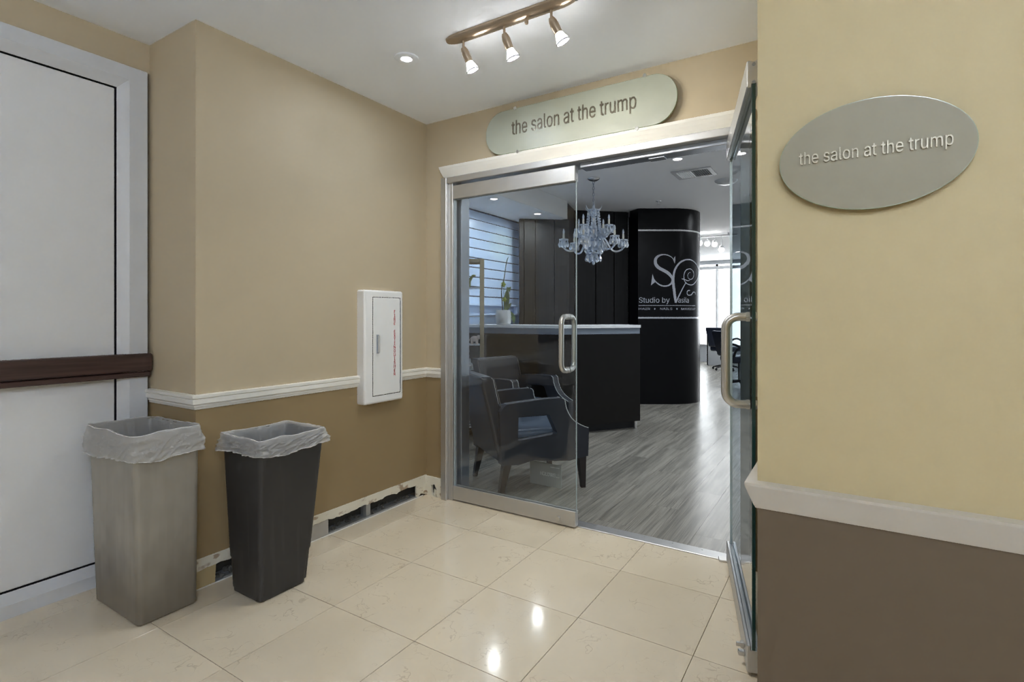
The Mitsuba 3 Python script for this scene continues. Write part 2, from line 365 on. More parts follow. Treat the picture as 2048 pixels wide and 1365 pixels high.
# ---------------------------------------------------------------- glass salon doors
def racetrack(cx, z0, z1, y0, y1, n=14):
    """closed loop pull in the (y, z) plane"""
    r = (y1 - y0) / 2; yc = (y0 + y1) / 2; a = np.linspace(0, np.pi, n)
    up = [(cx, yc + r * math.cos(t), z1 - r + r * math.sin(t)) for t in a]; dn = [(cx, yc - r * math.cos(t), z0 + r - r * math.sin(t)) for t in a]
    return np.array(up + dn)
def dpull(x, y_glass, depth, z0, z1, s):
    """one D shaped pull: from the glass out by depth (s = -1 or 1 along y) and back"""
    r = .045; p = [(x, y_glass, z0)]
    a = np.linspace(0, np.pi / 2, 8)
    p += [(x, y_glass + s * (depth - r + r * math.sin(t)), z0 + r - r * math.cos(t)) for t in a]
    p += [(x, y_glass + s * (depth - r + r * math.cos(t)), z1 - r + r * math.sin(t)) for t in a]
    p += [(x, y_glass, z1)]
    return np.array(p)
def leaf(name, label, W, hx, tr, glass, edge):
    """leaf in local coordinates: hinge at x=0, free edge at x=W, thickness along y about 0; tr places each mesh"""
    d = struct(name, label)
    t = .0225
    part(d, 'top_rail', tr(cat_([cbx(0, W, -t, -.006, 2.050, 2.143, .003), cbx(0, W, .006, t, 2.050, 2.143, .003), cbx(.0, W, -.010, .010, 2.062, 2.139, .001)])), 'm_alu')
    part(d, 'bottom_rail', tr(cat_([cbx(0, W, -t, -.0085, .008, .102, .003), cbx(0, W, .0085, t, .008, .102, .003), cbx(0, W, -.012, .012, .010, .088, .001)])), 'm_alu')
    g = trimesh.Trimesh([[.004, 0, .09], [W - .004, 0, .09], [W - .004, 0, 2.065], [.004, 0, 2.065]], [[0, 1, 2], [0, 2, 3]], process=False)
    part(d, 'glass', tr(g), glass, label='clear glass pane')
    part(d, 'glass_edge', tr(cbx(W - .003, W, -.006, .006, .088, 2.062, .0012)), edge, label='polished green glass edge')
    part(d, 'glass_edge', tr(cbx(0, .003, -.006, .006, .088, 2.062, .0012)), 'm_glass_edge_pale')
    for s in (-1, 1):
        h = part(d, 'pull_handle', tr(tube(dpull(hx, s * .004, .082, .932, 1.250, s), .0155, 16)), 'm_steel', smooth=50, label='satin steel pull handle')
        for z in (.932, 1.250):
            c = trimesh.creation.cylinder(.018, .012, sections=18); c.apply_transform(trimesh.transformations.rotation_matrix(np.pi / 2, [1, 0, 0])); c.apply_translation([hx, s * .011, z])
            part(h, 'collar', tr(c), 'm_steel', smooth=40)
    for s in (-1,):
        lk = trimesh.creation.cylinder(.013, .012, sections=18); lk.apply_transform(trimesh.transformations.rotation_matrix(np.pi / 2, [1, 0, 0])); lk.apply_translation([W - .11, s * (t + .004), .042])
        part(d, 'bottom_lock', tr(lk), 'm_steel', smooth=40)
    return d
d2 = leaf('door_2', 'closed glass salon door leaf with brushed metal rails', .915, .857, lambda m: xf(m, 0, (-2.268, 2.855, 0)), 'm_glass', 'm_glass_edge_pale')
# the open leaf: hinge by the right jamb, swung out into the hall
HX, HY = -.503, 2.893
ang = math.atan2(2.003 - HY, -.274 - HX)
def tr3(m): return xf(m, ang, (HX, HY, 0))
d3 = leaf('door_3', 'open glass salon door leaf swung out beside the front right wall', .915, .835, tr3, 'm_glass_blue', 'm_glass_edge')
part(d3, 'floor_pivot', tr3(cbx(-.02, .03, -.06, .06, .0, .010, .002)), 'm_steel')
part(d3, 'pivot_arm', tr3(cbx(.84, .86, -.045, -.0225, .030, .046, .002)), 'm_steel', label='small lever of the bottom lock')
part(d3, 'bottom_bolt', tr3(cbx(.846, .856, -.052, -.0225, .060, .074, .002)), 'm_steel')
for z in (2.128, 2.066): part(d3, 'rail_screw', tr3(xf(trimesh.creation.cylinder(.006, .004, sections=12, transform=trimesh.transformations.rotation_matrix(np.pi / 2, [0, 1, 0])), 0, (.916, 0, z))), 'm_alu_dark')

# ---------------------------------------------------------------- hall fittings
fe = thing('extinguisher_cabinet', 'white recessed fire extinguisher cabinet with red lettering on the left wall', 'cabinet')
XF = XA + .064
part(fe, 'body', rbx(XA - .02, XF, 2.214, 2.542, .716, 1.414, .014), 'm_cabinet_white', smooth=30)
part(fe, 'door_gap', extr(sbox(2.278, .762, 2.515, 1.372).difference(sbox(2.281, .765, 2.512, 1.369)), .0012, YZ(XF - .0004)), 'm_gap')
dr_ = part(fe, 'door', cbx(XF - .004, XF + .0022, 2.2815, 2.5115, .7655, 1.3685, .0015), 'm_cabinet_white')
part(dr_, 'handle', cat_([cbx(XF + .002, XF + .012, 2.306, 2.322, 1.025, 1.140, .002)]), 'm_alu_dark')
part(dr_, 'handle_grip', cbx(XF + .012, XF + .024, 2.310, 2.318, 1.03, 1.135, .002), 'm_steel')
part(dr_, 'hinge', tube([(XF + .003, 2.5135, .78), (XF + .003, 2.5135, 1.355)], .0022, 8), 'm_alu_dark')
let = []; z = 1.292
for ch in 'FIRE EXTINGUISHER':
    if ch != ' ':
        m = text(ch, .0195, .0008, True); m.apply_translation([-m.bounds[:, 0].mean(), 0, 0]); let.append((m, z))
    z -= .0245 if ch != ' ' else .029
lm = []
for m, zz in let:
    v = m.vertices.copy(); m.vertices = np.stack([XF + .0022 + v[:, 2], 2.462 + v[:, 0], zz - .02 + v[:, 1]], 1); m.fix_normals(); lm.append(m)
part(dr_, 'lettering', cat_(lm), 'm_red', label='red vertical lettering FIRE EXTINGUISHER')

def downlight(x, y, z, key_mat, power, tint, label, group, r=.064, lens=.027, name='recessed_downlight', drop=.009):
    k = thing(name, label, 'ceiling light', group)
    ring = lathe([(lens, z - .001), (lens + .003, z - drop + .002), (r * .72, z - drop), (r * .95, z - drop * .6), (r, z - .001), (r, z + .002), (lens, z + .002)], 40, (x, y, 0))
    part(k, 'trim_ring', ring, key_mat, smooth=35)
    n = 24; a = np.arange(n) * 2 * np.pi / n
    V = np.vstack([np.stack([x + lens * np.cos(a), y + lens * np.sin(a), np.full(n, z - drop * .55)], 1), [[x, y, z - drop * .55]]])
    lens_m = trimesh.Trimesh(V, [(n, (i + 1) % n, i) for i in range(n)], process=False)
    part(k, 'lens', lens_m, 'm_white_gloss', emitter={'type': 'area', 'radiance': rgb(*(power * tint))})
    return k
downlight(-1.952, 2.052, ZC, 'm_ceiling', HALL_LAMP * .9, WARM, 'white round recessed downlight in the hall ceiling beside the track light', None)
for x, y in [(.25, -.55), (1.6, -.55), (.3, -2.2), (1.7, -2.2)]:
    k = thing('globe_light', 'white glass globe light under the corridor ceiling behind the viewer', 'ceiling light', 'corridor globe lights behind the viewer')
    part(k, 'canopy', lathe([(0, ZC - .025), (.05, ZC - .022), (.06, ZC - .002), (0, ZC - .002)], 24, (x, y, 0)), 'm_steel', smooth=40)
    part(k, 'rod', lathe([(0, ZC - .14), (.008, ZC - .14), (.008, ZC - .022), (0, ZC - .022)], 12, (x, y, 0)), 'm_steel', smooth=40)
    gm = trimesh.creation.icosphere(subdivisions=3, radius=.12); gm.apply_translation([x, y, ZC - .255])
    part(k, 'globe', gm, 'm_white_gloss', smooth=True, emitter={'type': 'area', 'radiance': rgb(*(GLOBE_LAMP * WARM))})

# track light
tl = thing('track_light', 'bronze ceiling track light bar with three glowing halogen spots', 'track light')
BX0, BX1, BYc = -1.655, -.965, 2.03
bar = tube([(x, 0, 0) for x in np.linspace(BX0, BX1, 30)], np.r_[.55, .80, .93, np.full(24, 1.0), .93, .80, .60], 24)
bar.vertices[:, 1] *= .034; bar.vertices[:, 2] = np.minimum(bar.vertices[:, 2], .2) * .027; bar.apply_translation([0, BYc, ZC - .003])
part(tl, 'bar', bar, 'm_bronze', smooth=40)
part(tl, 'end_cap', xf(trimesh.creation.cylinder(.012, .006, sections=16, transform=trimesh.transformations.rotation_matrix(np.pi / 2, [0, 1, 0])), 0, (BX1 + .001, BYc, ZC - .013)), 'm_black')
part(tl, 'knob', lathe([(0, -.024), (.007, -.022), (.009, -.014), (.006, -.004), (.006, .006), (0, .006)], 16, (-1.205, BYc - .004, ZC - .032)), 'm_bronze', smooth=40)
def orient(m, o, axis):
    a = np.array(axis, float); a /= np.linalg.norm(a); m = m.copy(); m.apply_transform(trimesh.geometry.align_vectors([0, 0, 1], a)); m.apply_translation(o); return m
for x in (-1.562, -1.327, -1.084):
    piv = np.array([x + .003, BYc + .003, 2.536]); ax = np.array([.36 if x > -1.2 else (.27 if x < -1.5 else .22), .30, -.88]); ax /= np.linalg.norm(ax)
    sp = part(tl, 'spot', orient(lathe([(0, -.012), (.012, -.009), (.0165, .004), (.019, .018), (.019, .034), (.018, .058), (.016, .062), (0, .062)], 20), piv, ax), 'm_bronze', smooth=35, label='bronze spot head')
    part(sp, 'stem', tube([(x, BYc, ZC - .024), (x + .001, BYc + .001, 2.555), piv - ax * .004], .0058, 10), 'm_bronze', smooth=40)
    part(sp, 'bulb', orient(lathe([(.015, .060), (.0175, .066), (.021, .076), (.026, .090), (.0305, .104)], 24), piv, ax), 'm_white_gloss', smooth=True, label='glowing halogen reflector bulb', emitter={'type': 'area', 'radiance': rgb(26, 25.5, 24.5)})
    n = 24; a = np.arange(n) * 2 * np.pi / n
    dsc = trimesh.Trimesh(np.vstack([np.stack([.029 * np.cos(a), .029 * np.sin(a), np.full(n, .103)], 1), [[0, 0, .103]]]), [(n, i, (i + 1) % n) for i in range(n)], process=False)
    part(sp, 'bulb_face', orient(dsc, piv, ax), 'm_white_gloss', emitter={'type': 'area', 'radiance': rgb(*(SPOT_LAMP * HALOGEN))})
    part(sp, 'rim', orient(tube(np.stack([.0308 * np.cos(a),   .0308 * np.sin(a), np.full(n, .1045)], 1), .0022, 8, closed=True), piv, ax), 'm_alu_dark', smooth=40)

# long sign over the door
sg = thing('salon_sign', 'long frosted glass sign with rounded ends above the glass doors', 'sign')
cap = sbox(-1.963 + .13, 2.274 + .13, -.750 - .13, 2.543 - .13).buffer(.13, quad_segs=16)
part(sg, 'panel', extr(cap, .009, XZ(2.793)), 'm_sign_glass')
part(sg, 'edge', extr(cap.buffer(.0012).difference(cap), .0085, XZ(2.7932)), 'm_sign_edge')
def wall_text(s, h, x0, w, z, y, dep=.003, bold=False):
    m = text(s, h, dep, bold, w); v = m.vertices.copy(); m.vertices = np.stack([x0 + v[:, 0], y - v[:, 2], z + v[:, 1]], 1); m.fix_normals(); return m
part(sg, 'lettering', wall_text('the salon at the trump', .086, -1.769, .801, 2.384, 2.7925), 'm_mirror_letter', label='polished metal lettering the salon at the trump')
for x, z in ((-1.743, 2.545), (-.921, 2.548), (-1.724, 2.272), (-.965, 2.270)):
    c = trimesh.creation.cylinder(.0100, .052, sections=16); c.apply_transform(trimesh.transformations.rotation_matrix(np.pi / 2, [1, 0, 0])); c.apply_translation([x, 2.813, z])
    part(sg, 'standoff', c, 'm_chrome', smooth=40)
ov = thing('oval_sign', 'oval frosted grey glass sign on the front right wall', 'sign')
el = affinity.translate(affinity.scale(Point(0, 0).buffer(1, quad_segs=40), .1645, .1105), .040, 1.580)
part(ov, 'panel', extr(el, .007, XZ(YP - .018)), 'm_oval_glass')
part(ov, 'edge', extr(el.buffer(.0011).difference(el), .0066, XZ(YP - .0178)), 'm_sign_edge')
part(ov, 'lettering', wall_text('the salon at the trump', .0262, -.088, .257, 1.575, YP - .0185, .0035), 'm_oval_letter', label='raised pale lettering the salon at the trump')
for x in (-.07, .15): part(ov, 'mount', orient(trimesh.creation.cylinder(.008, .013, sections=14), (x, YP - .0055, 1.58), (0, 1, 0)), 'm_chrome')

# bins with liners
def ring_rect(x0, x1, y0, y1, r, n=8, edge=10):
    pts = []
    for cx, cy, a0 in ((x1 - r, y1 - r, 0), (x0 + r, y1 - r, 90), (x0 + r, y0 + r, 180), (x1 - r, y0 + r, 270)):
        for t in np.linspace(a0, a0 + 90, n): pts.append((cx + r * math.cos(math.radians(t)), cy + r * math.sin(math.radians(t))))
    p = np.array(pts); out = []
    for i in range(len(p)):
        q = p[(i + 1) % len(p)]; d = np.linalg.norm(q - p[i]); k = max(1, int(d / .012))
        out += [p[i] + (q - p[i]) * j / k for j in range(k)]
    return np.array(out)
def loft(rings, close_first=False, close_last=False):
    n = len(rings[0]); V = np.vstack(rings); Fc = []
    for i in range(len(rings) - 1):
        for j in range(n):
            A, B, C, D = i * n + j, i * n + (j + 1) % n, (i + 1) * n + (j + 1) % n, (i + 1) * n + j
            Fc += [(A, B, C), (A, C, D)]
    for flag, i in ((close_first, 0), (close_last, len(rings) - 1)):
        if flag:
            k = len(V); V = np.vstack([V, rings[i].mean(0)])
            Fc += [((k, i * n + (j + 1) % n, i * n + j) if i == 0 else (k, i * n + j, i * n + (j + 1) % n)) for j in range(n)]
    return trimesh.Trimesh(V, Fc, process=False)
def rect_at(rb, rt, H, z, r, grow=0.0):
    t = z / H; q = [b + (u - b) * t for b, u in zip(rb, rt)]
    return q[0] - grow, q[1] + grow, q[2] - grow, q[3] + grow, r
NB = 0
def bin_mesh(rb, rt, H, r, notch=None):
    N = 160
    def rr(z, grow=0.0, inset=(0, 0, 0, 0)):
        x0, x1, y0, y1, rad = rect_at(rb, rt, H, z, r, grow)
        p = ring_rect(x0 + inset[0], x1 - inset[1], y0 + inset[2], y1 - inset[3], max(rad + grow, .006))
        d = np.r_[0, np.cumsum(np.linalg.norm(np.diff(np.vstack([p, p[:1]]), axis=0), axis=1))]
        q = np.vstack([p, p[:1]]); u = np.linspace(0, d[-1], N, endpoint=False)
        return np.stack([np.interp(u, d, q[:, 0]), np.interp(u, d, q[:, 1]), np.full(N, z)], 1)
    rings = []
    if notch:
        zn, ins = notch
        rings += [rr(.0015, -.006, ins), rr(.006, -.001, ins), rr(zn, 0, ins), rr(zn + .012, 0)]
    else: rings += [rr(.0015, -.006), rr(.007, -.001)]
    rings += [rr(z) for z in np.linspace(.2, H - .012, 6)]
    rings += [rr(H - .010, .004), rr(H, .004), rr(H, -.004)]
    rings += [rr(z, -.004) for z in (H - .02, H * .5, .02)]
    return loft(rings, close_first=True, close_last=True)
def liner_mesh(rb, rt, H, r, hem, seed, flare=.012, sag=.02):
    """open bag: from deep inside, up to the rim, over it and down the outside to an uneven hem"""
    N = 420
    def rr(z, grow):
        x0, x1, y0, y1, rad = rect_at(rb, rt, H, z, r, grow)
        p = ring_rect(x0, x1, y0, y1, max(rad + grow, .012)); q = np.vstack([p, p[:1]])
        d = np.r_[0, np.cumsum(np.linalg.norm(np.diff(q, axis=0), axis=1))]; u = np.linspace(0, d[-1], N, endpoint=False)
        return np.stack([np.interp(u, d, q[:, 0]), np.interp(u, d, q[:, 1]), np.full(N, z)], 1)
    def nz(f, off, z): 
        a = np.linspace(0, 2 * np.pi, N, endpoint=False)
        return meshkit.fbm(np.stack([np.cos(a) * f + off, np.sin(a) * f, np.full(N, z)], 1), 3, seed=seed) - .5
    rings = []
    prof = [(-.30, -.03), (-.22, -.022), (-.14, -.016), (-.08, -.016), (-.03, -.014), (-.006, -.011), (.006, -.003), (.007, .006), (.001, .011)]
    prof += [(-hem * t, .009 + flare * .25 * math.sin(3.1 * t) + flare * t ** 2) for t in np.linspace(.12, 1, 20)]
    cen = np.array([(rt[0] + rt[1]) / 2, (rt[2] + rt[3]) / 2])
    hemw = nz(1.6, 3, 0) * 2 * sag
    for i, (dz, g) in enumerate(prof):
        R = rr(H + min(dz, 0.0), g); R[:, 2] = H + dz
        outer = i > 8
        t = (i - 8) / 20 if outer else 0
        rad = R[:, :2] - cen; rad /= np.linalg.norm(rad, axis=1, keepdims=True)
        wob = nz(5 if outer else 6, i * .14, i * .21) * (.022 if outer else (.03 if i < 5 else .010))
        ph = np.linspace(0, 2 * np.pi, N, endpoint=False) + (t * .5 if outer else i * .03)
        ridge = 1 - 2 * np.abs(meshkit.noise(np.stack([np.cos(ph) * 9, np.sin(ph) * 9, np.full(N, t * 2.2 + i * .01)], 1), seed + 3) - .5)
        fold = np.maximum(ridge - .80, 0) / .20
        if outer: wob = wob + .012 * fold ** .7 * min(1, 3 * t)
        if outer: wob = np.maximum(wob + .002, -.004)
        else: wob = np.minimum(wob, .004)
        R[:, :2] += rad * wob[:, None]
        if outer: R[:, 2] += hemw * t
        else: R[:, 2] += nz(2.2, 9, 1) * .018 * (1 if i > 4 else .3)
        rings.append(R)
    return loft(rings), rings[7], rings[-1]
g_rb, g_rt, GH = (-2.812, -2.400, .995, 1.228), (-2.862, -2.428, .988, 1.250), .762
whole(thing('waste_bin', 'tall dirty grey plastic waste bin in front of the white door', 'bin'), bin_mesh(g_rb, g_rt, GH, .022), 'm_bin_gray', smooth=35)
def liner(label, *args):
    k = thing('bin_liner', label, 'bin liner'); film, rim, hem = liner_mesh(*args)
    part(k, 'film', film, 'm_liner', smooth=True)
    part(k, 'hem', tube(hem[::2] + [0, 0, .002], .0017, 6, closed=True), 'm_liner_fold', smooth=True)
    part(k, 'rim_fold', tube(rim[::2], .0020, 6, closed=True), 'm_liner_fold', smooth=True)
liner('translucent white plastic liner folded over the grey waste bin', g_rb, g_rt, GH, .022, .098, 3)
k_rb, k_rt, KH = (-2.385, -2.155, 1.362, 1.606), (-2.402, -2.103, 1.330, 1.660), .715
whole(thing('waste_bin', 'black plastic waste bin with a stepped foot beside the brown wall', 'bin'), bin_mesh(k_rb, k_rt, KH, .020, (.150, (.014, 0, 0, .014))), 'm_bin_black', smooth=35)
liner('crumpled white plastic liner hanging over the black waste bin', k_rb, k_rt, KH, .020, .058, 11, .018, .026)

# ---------------------------------------------------------------- SALON SHELL
ZS, ZF = 2.80, 2.56
SX0, SX1, SY0, SY1 = -3.86, 2.2, 2.99, 15.4
sf = struct('floor', 'grey wood plank vinyl floor of the salon')
part(sf, 'subfloor', bx(SX0 - .2, SX1 + .2, 2.958, SY1 + .2, -.06, -.0025), 'm_plank')
for c in range(-21, 2):
    for r in range(-2, 14):
        y0, y1, x0, x1 = c * .437 + r * PL, c * .437 + (r + 1) * PL, c * PW, (c + 1) * PW
        k0 = int(round((c * .437) / PL))
        y0 -= k0 * PL; y1 -= k0 * PL
        y0, y1 = max(y0, 2.959), min(y1, SY1)
        if y1 - y0 < .03: continue
        part(sf, 'plank', bx(x0 + .0005, x1 - .0005, y0 + .0005, y1 - .0005, -.0024, 0), 'm_plank')
whole(struct('ceiling', 'grey white salon ceiling'), bx(SX0 - .2, SX1 + .2, SY0, SY1 + .2, ZS, ZS + .05), 'm_salon_ceiling')
whole(struct('ceiling', 'lowered white soffit along the slat wall'), bx(SX0 - .1, -3.17, SY0, 6.40, ZF, ZS - .002), 'm_salon_ceiling')
whole(struct('wall_salon_front'), cat_([bx(SX0 - .2, -2.352, SY0 - .02, SY0 + .02, 0, ZS), bx(-.40, SX1 + .2, SY0 - .02, SY0 + .02, 0, ZS), bx(-2.36, -.39, SY0 - .02, SY0 + .02, 2.19, ZS)]), 'm_salon_wall')
whole(struct('wall_salon_right'), bx(SX1, SX1 + .1, SY0, SY1, 0, ZS), 'm_salon_wall')
ws = struct('wall_slat', 'glossy pale slatwall with horizontal grooves')
part(ws, 'backing', bx(SX0 - .1, SX0 - .008, SY0, 6.30, 0, ZF), 'm_slat_groove')
zt = ZF - .004; zs_ = [2.545] + [2.440 - .118 * k for k in range(0, 9)] + [1.30]
part(ws, 'slat', cbx(SX0 - .009, SX0, SY0 + .03, 6.285, 2.448, 2.548, .002), 'm_slat')
for k in range(8): part(ws, 'slat', cbx(SX0 - .009, SX0, SY0 + .03, 6.285, 2.333 - .118 * k, 2.440 - .118 * k, .002), 'm_slat')
part(ws, 'lower_panel', cbx(SX0 - .009, SX0, SY0 + .03, 6.285, 0, 1.494, .002), 'm_slat')
part(ws, 'top_trim', cbx(SX0 - .005, SX0 + .012, SY0 + .03, 6.285, 2.552, 2.5599, .001), 'm_slat_groove')
part(ws, 'end_panel', cbx(SX0 - .05, -3.72, 6.29, 6.36, 0, ZF, .003), 'm_slat')
part(ws, 'end_trim', cbx(-3.735, -3.718, 6.27, 6.292, 0, ZF, .002), 'm_white_gloss')
whole(thing('wall_shelf', 'white box shelf mounted low on the slatwall behind the counter', 'shelf'),
      cat_([cbx(SX0 + .001, -3.79, 3.6, 6.15, 1.386, 1.412, .003), cbx(SX0 + .001, -3.79, 3.6, 6.15, 1.270, 1.29, .003), cbx(SX0 + .001, -3.79, 6.13, 6.15, 1.28, 1.40, .002), bx(SX0 + .001, SX0 + .01, 3.6, 6.13, 1.29, 1.386)]), 'm_slat')

# dark panelled wall (two stretches), then the flat and rounded logo column
def upright(p0, p1, z0, z1, th):
    p0, p1 = np.array(p0, float), np.array(p1, float); d = p1 - p0; L = np.linalg.norm(d); d /= L; n = np.array([-d[1], d[0]])
    m = cbx(0, L, 0, th, z0, z1, .002); v = m.vertices.copy(); m.vertices = np.column_stack([p0 + v[:, :1] * d + v[:, 1:2] * n, v[:, 2]]); return m
wd = struct('wall_dark', 'dark espresso wood panelling')
a0, a1 = np.array([-3.70, 6.03]), np.array([-3.19, 6.455])
cuts = [0, .10, .33, .72, 1.0]
for i in range(4):
    part(wd, 'panel', upright(a0 + (a1 - a0) * (cuts[i] + .006), a0 + (a1 - a0) * (cuts[i + 1] - .006), 0, ZF, .04), 'm_espresso')
b0, b1 = np.array([-3.50, 6.86]), np.array([-2.75, 7.53])
part(wd, 'backing', cat_([upright(a0 + [0, .045], a1 + [0, .045], 0, ZF, .03), upright(b0 + [0, .045], b1 + [0, .045], 0, ZS, .03), upright(a1 + [-.02, .02], b0 + [.16, .1], 0, ZS, .03)]), 'm_black')
cuts = [0, .20, .52, .80, 1.0]
for i in range(4):
    part(wd, 'panel', upright(b0 + (b1 - b0) * (cuts[i] + .006), b0 + (b1 - b0) * (cuts[i + 1] - .006), 0, ZS, .04), 'm_espresso')
CA, CD = np.array([-2.53, 7.37]), np.array([.85179559, .52387429]); CR, CL = .527, .506
CT = CA + CL * CD; CN = np.array([-CD[1], CD[0]]); CC = CT + CR * CN
def wrap(s, off=0.0):
    """plan point at arc length s along the column face, off metres out of it"""
    s = np.asarray(s, float); a = np.maximum(s - CL, 0) / CR
    flat = CA + np.minimum(s, CL)[:, None] * CD - off * CN if np.ndim(off) == 0 else CA + np.minimum(s, CL)[:, None] * CD - np.asarray(off)[:, None] * CN
    o = np.broadcast_to(off, s.shape)
    arc = CC + (CR + o)[:, None] * (np.sin(a)[:, None] * CD - np.cos(a)[:, None] * CN)
    return np.where((s > CL)[:, None], arc, flat)
def wrap_mesh(m, out):
    v = m.vertices.copy(); q = wrap(v[:, 0], out + v[:, 2]); m.vertices = np.column_stack([q, v[:, 1]]); return m
outline = [tuple(q) for q in wrap(np.r_[0, np.linspace(CL, CL + CR * 4.4, 60)])]
colpoly = Polygon(outline + [(-2.78, 7.95), (-2.70, 7.50)])
lc = thing('logo_column', 'rounded black column with a silver studio logo in the salon', 'column')
part(lc, 'shaft', extr(colpoly.buffer(0), ZS - .001, XY(0)), 'm_column', smooth=25)
def strip(z0, z1):
    s = np.linspace(-.0, 1.9, 70); q0, q1 = wrap(s, .003), wrap(s, .0)
    V = np.vstack([np.column_stack([q0, np.full(70, z0)]), np.column_stack([q0, np.full(70, z1)]), np.column_stack([q1, np.full(70, z0)]), np.column_stack([q1, np.full(70, z1)])]); Fc = []
    for i in range(69):
        for A, B in ((0, 70), (210, 140), (70, 210), (140, 0)): Fc += [(A + i, A + i + 1, B + i + 1), (A + i, B + i + 1, B + i)]
    return trimesh.Trimesh(V, Fc, process=False)
part(lc, 'band', strip(1.224, 1.246), 'm_chrome_strip', smooth=30)
part(lc, 'band', strip(2.475, 2.497), 'm_chrome_strip', smooth=30)
def ribbon(pts, widths, n=60, dep=.003):
    c = spline(pts, n); w = np.interp(np.linspace(0, 1, n), np.linspace(0, 1, len(widths)), widths) / 2
    t = np.gradient(c, axis=0); t /= np.linalg.norm(t, axis=1, keepdims=True); nn = np.stack([-t[:, 1], t[:, 0]], 1)
    l, r = c + nn * w[:, None], c - nn * w[:, None]
    V = np.vstack([np.column_stack([l, np.full(n, dep)]), np.column_stack([r, np.full(n, dep)]), np.column_stack([l, np.zeros(n)]), np.column_stack([r, np.zeros(n)])]); Fc = []
    for i in range(n - 1):
        for A, B in ((0, n), (3 * n, 2 * n), (n, 3 * n), (2 * n, 0)): Fc += [(A + i, B + i, B + i + 1), (A + i, B + i + 1, A + i + 1)]
    m = trimesh.Trimesh(V, Fc, process=False); m.fix_normals(); return m
def blade(pts): return trimesh.creation.extrude_polygon(Polygon(pts).buffer(0), .003, engine='earcut')
mono = [ribbon([(.517, 2.045), (.487, 2.09), (.449, 2.119), (.374, 2.138), (.299, 2.124), (.252, 2.077), (.247, 2.02), (.28, 1.964), (.346, 1.921), (.421, 1.879), (.468, 1.831), (.491, 1.784), (.477, 1.733), (.44, 1.702), (.384, 1.688), (.318, 1.702), (.261, 1.742), (.222, 1.795)],
               [.006, .012, .016, .018, .028, .040, .046, .046, .046, .046, .044, .036, .028, .022, .020, .018, .014, .008], 90),
        blade([(.527, 2.119), (.506, 2.081), (.498, 2.07), (.520, 2.008), (.530, 2.04)]), blade([(.205, 1.862), (.184, 1.700), (.215, 1.725), (.247, 1.747), (.225, 1.80)]),
        ribbon([(.534, 1.45), (.523, 1.549), (.51, 1.652), (.501, 1.747), (.506, 1.841), (.52, 1.907), (.553, 1.973), (.613, 2.035), (.699, 2.069), (.786, 2.07), (.877, 2.037), (.957, 1.98), (.990, 1.905), (.969, 1.826), (.895, 1.755), (.8, 1.709), (.735, 1.717), (.682, 1.748), (.662, 1.795), (.663, 1.852), (.688, 1.909), (.735, 1.936), (.786, 1.937), (.836, 1.906), (.852, 1.859), (.829, 1.81), (.779, 1.789), (.741, 1.802), (.725, 1.835), (.735, 1.868), (.759, 1.885), (.779, 1.884)],
               [.020, .036, .038, .038, .036, .032, .030, .028, .026, .024, .020, .018, .016, .015, .014, .013, .012, .012, .012, .012, .012, .012, .012, .012, .012, .011, .010, .010, .009, .008, .007, .006], 220),
        ribbon([(.538, 1.45), (.613, 1.606), (.699, 1.749)], [.018, .016, .011], 20),
        ribbon([(.628, 1.79), (.677, 1.783), (.715, 1.770), (.766, 1.779)], [.014, .014, .012, .006], 16)]
part(lc, 'monogram', wrap_mesh(cat_(mono), .001), 'm_logo', label='large silver S and V monogram')
part(lc, 'flourish', wrap_mesh(ribbon([(.766, 1.625), (.735, 1.626), (.713, 1.602), (.728, 1.565), (.766, 1.561), (.807, 1.576), (.829, 1.6), (.863, 1.609), (.886, 1.597), (.895, 1.573)], [.012, .012, .010, .012, .014, .014, .012, .010, .010, .006], 40), .001), 'm_logo')
def col_text(s, h, x0, x1, z, bold=False):
    m = text(s, h, .002, bold); m.apply_translation([-m.bounds[0][0], 0, 0]); m.apply_scale([(x1 - x0) / m.bounds[1][0], 1, 1]); m.apply_translation([x0, z, 0])
    m = m.subdivide_to_size(.03); return wrap_mesh(m, .001)
part(lc, 'lettering', cat_([col_text('Studio by', .076, .013, .449, 1.452), col_text('asila', .076, .572, .747, 1.452)]), 'm_logo', label='silver lettering Studio by Vasila')
part(lc, 'tagline', cat_([col_text('HAIR', .030, .008, .172, 1.349), col_text('NAILS', .030, .313, .487, 1.349), col_text('MAKEUP', .030, .618, .89, 1.349),
                          *[wrap_mesh(trimesh.creation.cylinder(.011, .002, sections=16, transform=trimesh.transformations.translation_matrix([x, 1.363, .001])), .001) for x in (.238, .553)]]), 'm_logo', label='small silver lettering HAIR NAILS MAKEUP')
part(lc, 'rule', wrap_mesh(ribbon([(.008, 1.411), (.3, 1.411), (.6, 1.411), (.886, 1.411)], [.008, .008], 40), .001), 'm_logo')

# reception counter
ct = thing('reception_counter', 'dark reception counter with a thin white top and steel feet', 'counter')
c0, c1, c2 = np.array([-1.95, 5.75]), np.array([-2.52, 4.96]), np.array([-3.83, 4.93])
def offset_path(path, d):
    P = np.array(path, float); dd = np.diff(P, axis=0); dd /= np.linalg.norm(dd, axis=1, keepdims=True); N = np.stack([dd[:, 1], -dd[:, 0]], 1); o = []
    for i in range(len(P)):
        a, b = N[max(i - 1, 0)], N[min(i, len(N) - 1)]; m = a + b; o.append(P[i] + m / (m @ a) * d)
    return np.array(o)
cp = [c0, c1, c2]
inn, out, lip = offset_path(cp, .38), offset_path(cp, 0), offset_path(cp, -.012)
def slab(front, back, z0, z1): return extr(Polygon([*map(tuple, front), *map(tuple, back[::-1])]).buffer(0), z1 - z0, XY(z0))
part(ct, 'top', slab(lip, inn, 1.128, 1.160), 'm_counter_top')
